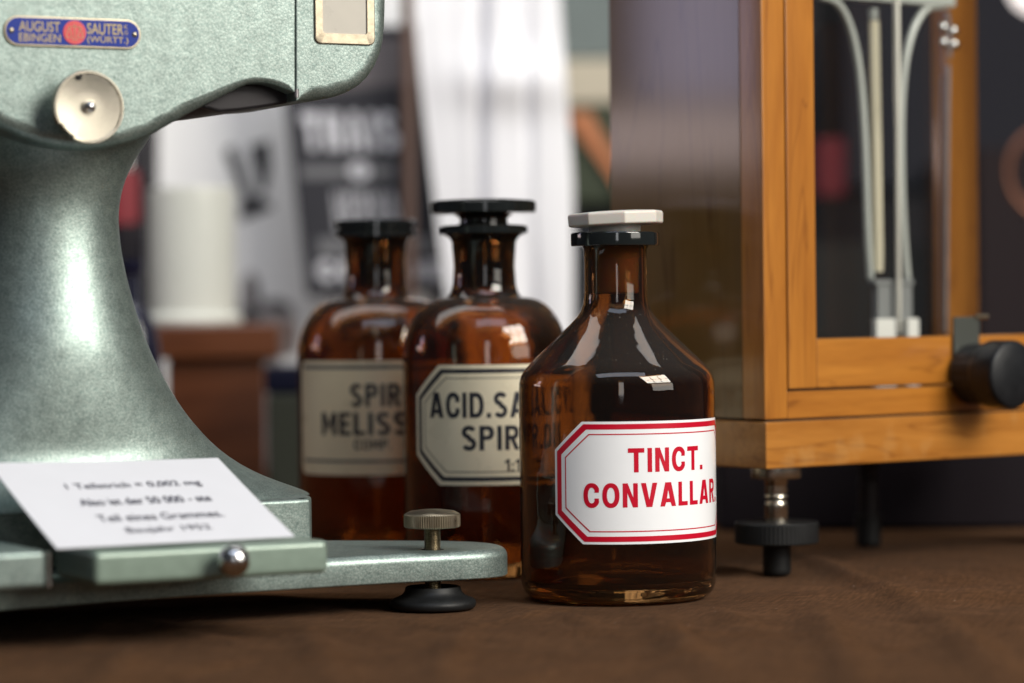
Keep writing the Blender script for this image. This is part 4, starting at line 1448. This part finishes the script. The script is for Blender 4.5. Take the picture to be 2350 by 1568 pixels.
# papers: a sheet with a drawing, a dark lettered board, a hanging white cloth
def sheet(name, quad, d, mat, label, cat, thick=.003, lean=0.0):
    p = [P(px, py, d) for px, py in quad]
    c = sum(p, Vector()) / 4
    zmin = min(q.z for q in p)
    o = empty(name, (c.x, d, zmin))
    tag(o, label, cat)
    bm = bmesh.new()
    f = [bm.verts.new(q - o.location) for q in p]
    k_ = [bm.verts.new(q - o.location + Vector((0, thick, 0))) for q in p]
    bm.faces.new(f); bm.faces.new(k_[::-1])
    for i in range(4):
        bm.faces.new((f[i], k_[i], k_[(i + 1) % 4], f[(i + 1) % 4]))
    build('sheet', bm, mat, o, False)
    return o
def prints(o, polys, d, mat, name='printed_drawing', dy=-.0008):
    bm = bmesh.new()
    for pl in polys:
        vs2 = [bm.verts.new(P(px, py, d) + Vector((0, dy, 0)) - o.location) for px, py in pl]
        bm.faces.new(vs2)
    return build(name, bm, mat, o, False)

paper2 = simple('white poster paper', (.80, .80, .80), .7, spec=.2)
dA = 2.26
psh = sheet('poster', [(363, 1070), (985, 1070), (985, -120), (363, -120)], dA, paper2, 'white poster with a grey printed sketch of a tumbler, behind the white jar', 'poster')
gp = simple('charcoal print', (.035, .035, .04), .7, spec=.2)
gm = simple('mid grey print', (.30, .28, .28), .7, spec=.2)
prints(psh, [[(514, 346), (536, 334), (553, 385), (576, 455), (556, 460), (534, 400)], [(572, 335), (618, 322), (622, 380), (612, 440), (598, 445), (588, 395)], [(548, 478), (616, 462), (628, 478), (580, 496), (552, 508)], [(548, 480), (560, 455), (600, 450), (612, 462)]], dA, gp, dy=-.0008)
prints(psh, [[(556, 640), (575, 620), (592, 640), (600, 690), (640, 684), (670, 700), (680, 735), (640, 752), (560, 750), (545, 720)]], dA, gm, dy=-.0012)
prints(psh, [[(575, 640), (590, 650), (600, 690), (585, 700)], [(560, 700), (600, 715), (590, 740), (555, 735)], [(620, 690), (665, 700), (660, 715), (618, 706)]], dA, gp, dy=-.0018)
prints(psh, [[(545, 362), (572, 350), (590, 440), (574, 448)]], dA, simple('pale grey print', (.6, .6, .6), .7), dy=-.0012)

dS = 2.18
board = sheet('lettered_board', [(705, 680), (1042, 672), (962, 58), (634, 66)], dS, simple('dark grey board', (.038, .038, .045), .7, spec=.2, var=.2, scale=30), 'dark grey board with pale lettering, behind the amber bottles', 'board', .006)
lt = simple('pale grey lettering', (.62, .62, .66), .7, spec=.2)
lt2 = simple('dim grey lettering', (.17, .17, .18), .7, spec=.2)
def board_text(txt, x0, x1, y0, y1, mat, t=.22, skew=0.0):
    loops = word(txt, 1.0, None, t)
    xs = [p[0] for l in loops for p in l]
    a_, b_ = min(xs), max(xs)
    bm = fill_loops(loops)
    for v in bm.verts:
        px = x0 + (v.co.x - a_) / (b_ - a_) * (x1 - x0)
        py = y1 + (y0 - y1) * v.co.y
        px += (py - (y0 + y1) / 2) * .11
        v.co = P(px, py, dS) + Vector((0, -.0008, 0)) - board.location
    build('lettering', bm, mat, board, False)
board_text('THAIS', 694, 912, 258, 345, lt, .27)
board_text('O', 800, 850, 372, 412, lt, .30)
board_text('HERVA', 768, 915, 440, 530, simple('soft grey lettering', (.42, .42, .45), .7), .22)
board_text('COTTON', 728, 1012, 598, 645, lt, .27)
prints(board, [[(688, 382), (798, 380), (800, 408), (692, 410)], [(852, 380), (905, 379), (908, 406), (853, 408)], [(728, 548), (1000, 542), (1004, 578), (732, 585)]], dS, lt2, 'printed_band', -.0006)
prints(board, [[(700, 90), (960, 84), (968, 190), (712, 215)]], dS, simple('brownish grey band', (.13, .115, .12), .7), 'printed_band', -.0006)

# brown wooden stick in front of the board
dT = 2.08
a = P(934, -60, dT); b = P(940, 700, dT)
st_ = empty('wooden_stick', (b.x, dT, 0)); tag(st_, 'thin brown wooden stick standing upright before the dark lettered board', 'stick')
bm = bmesh.new()
tube(bm, [(0, 0, 0), (a.x - b.x, 0, a.z)], .0045, 14)
build('rod', bm, simple('brown stick', (.10, .055, .04), .5), st_, True, 60)

# white cloth hanging in folds
dC = 2.12
bm = bmesh.new()
na, nb = 72, 60
fr2, bk2 = [], []
top_, bot_ = -160, 1100
for j in range(nb + 1):
    v = j / nb
    py = top_ + (bot_ - top_) * v
    el = 955 + 70 * max(0, (py - 60) / 620) ** 1.15 if py > 60 else 955
    er = 1286 + 30 * min(1, max(0, py / 420))
    r_, r2_ = [], []
    for i in range(na + 1):
        u = i / na
        px = el + (er - el) * u
        px_c = px
        yo = .0022 * math.sin(u * 13 + .8 * math.sin(v * 5)) * (.4 + .6 * v) + .0006 * math.sin(u * 31 + v * 3)
        yo += .017 * math.exp(-((px_c - (1119 - 14 * math.sin(v * 4))) / 11.0) ** 2)
        yo += .010 * math.exp(-((px_c - (1212 + 26 * (v - .3))) / 13.0) ** 2) * (.3 + .7 * math.sin(v * 6) ** 2)
        yo -= .012 * math.exp(-((py - 185) / 60.0) ** 2) * math.exp(-((u - .62) / .4) ** 2)
        p = P(px, py, dC)
        p.y += yo
        r_.append(bm.verts.new(p)); r2_.append(bm.verts.new(p + Vector((0, .003, 0))))
    fr2.append(r_); bk2.append(r2_)
for j in range(nb):
    for i in range(na):
        bm.faces.new((fr2[j][i], fr2[j][i + 1], fr2[j + 1][i + 1], fr2[j + 1][i]))
        bm.faces.new((bk2[j][i], bk2[j + 1][i], bk2[j + 1][i + 1], bk2[j][i + 1]))
for j in range(nb):
    for i in (0, na):
        bm.faces.new((fr2[j][i], fr2[j + 1][i], bk2[j + 1][i], bk2[j][i]))
for i in range(na):
    for j in (0, nb):
        bm.faces.new((fr2[j][i], bk2[j][i], bk2[j][i + 1], fr2[j][i + 1]))
wc = build('white_coat', bm, simple('white cotton', (.80, .80, .83), .85, spec=.2), None, True, 80)
tag(wc, 'white cotton coat hanging in soft vertical folds behind the bottles', 'coat')

# things on the back shelf, right of the coat and behind the glazed case
def back_box(name, px0, px1, pyt, pyb, d, depth, col, label, cat, rough=.75):
    return standing_box(name, px0, px1, pyt, d, depth, simple(name.replace('_', ' '), col, rough, spec=.12, var=.12, scale=25), label, cat, pyb)[0]
back_box('grey_green_cabinet', 1270, 1560, -180, 136, 2.62, .25, (.17, .20, .195), 'grey green wall cabinet above the cream box, right of the white coat', 'cabinet')
back_box('cream_box', 1270, 1500, 137.5, 240, 2.60, .22, (.52, .47, .37), 'cream coloured box between the grey green cabinet and the orange strap', 'box')
back_box('black_crate', 1270, 1500, 470, 1050, 2.62, .25, (.018, .020, .024), 'black crate lowest behind the white coat and the glazed case', 'crate')
o = back_box('olive_bag', 1275, 1500, 242, 468, 2.60, .22, (.055, .066, .045), 'olive green bag on the black crate beside the white coat', 'bag')
bm = bmesh.new()
q = [P(px, py, 2.59) - o.location for px, py in ((1300, 262), (1350, 255), (1440, 420), (1440, 470), (1400, 400))]
f_ = [bm.verts.new(p) for p in q]; k2 = [bm.verts.new(p + Vector((0, .008, 0))) for p in q]
bm.faces.new(f_); bm.faces.new(k2[::-1])
for i in range(5):
    bm.faces.new((f_[i], k2[i], k2[(i + 1) % 5], f_[(i + 1) % 5]))
s_ = build('strap', bm, simple('orange strap', (.50, .18, .07), .6), o, False); s_['label'] = 'orange diagonal strap'

back_box('red_box', 1872, 1938, 318, 452, 2.30, .06, (.10, .012, .018), 'dark red box seen through the glass door, left of the pillar', 'box')
back_box('grey_shelf_unit', 1935, 2420, -200, 430, 2.75, .25, (.019, .018, .024), 'dark blue grey shelf unit behind the glazed case', 'shelf')
back_box('brown_cupboard', 1800, 2150, 560, 1150, 2.55, .3, (.018, .017, .016), 'grey brown cupboard low behind the glass door', 'cupboard')
back_box('dark_red_cupboard', 2240, 2600, 340, 1150, 2.45, .3, (.020, .013, .014), 'dark reddish brown cupboard at the far right behind the case', 'cupboard')
back_box('dark_backing', 1650, 2560, 985, None, 1.64, .28, (.012, .009, .012), 'low black block added behind the glazed balance case to darken the gap beneath it', 'block')  # added dark block, stands in for the shade seen beneath the case
# copper ring
rc = P(2420, 395, 2.2)
ring = bmesh.new()
pp = [(rc.x + .036 * math.cos(t) , 2.2, rc.z + .036 * math.sin(t)) for t in [2 * math.pi * i / 48 for i in range(48)]]
rings = []
for i in range(48):
    t = 2 * math.pi * i / 48
    rings.append([ring.verts.new((((.036 + .0024 * math.cos(s)) * math.cos(t)), .0024 * math.sin(s), (.036 + .0024 * math.cos(s)) * math.sin(t))) for s in [2 * math.pi * k / 10 for k in range(10)]])
for i in range(48):
    u, v = rings[i], rings[(i + 1) % 48]
    for k_ in range(10):
        ring.faces.new((u[k_], u[(k_ + 1) % 10], v[(k_ + 1) % 10], v[k_]))
cr_ = build('copper_ring', ring, simple('dull copper', (.30, .13, .08), .4, .8), None, True, 60)
cr_.location = rc
tag(cr_, 'dull copper ring hanging at the right edge behind the glass', 'ring')
# white glass globe lamp in the upper right corner
lp = P(2385, -38, 2.3)
gm_, gt, gb, go = nt('lit opal glass')
gb.inputs['Base Color'].default_value = (.8, .76, .74, 1)
gb.inputs['Emission Color'].default_value = (1.0, .90, .86, 1)
gb.inputs['Emission Strength'].default_value = 1.6
lamp = empty('globe_lamp', lp); tag(lamp, 'lit white globe lamp in the top right corner behind the glazed case', 'lamp')
bm = bmesh.new()
bmesh.ops.create_uvsphere(bm, u_segments=40, v_segments=24, radius=.026)
build('globe', bm, gm_, lamp, True, 60)
bm = bmesh.new(); tube(bm, [(0, 0, .024), (0, 0, .9)], .003, 10)
build('cord', bm, M['black'], lamp, True, 60)
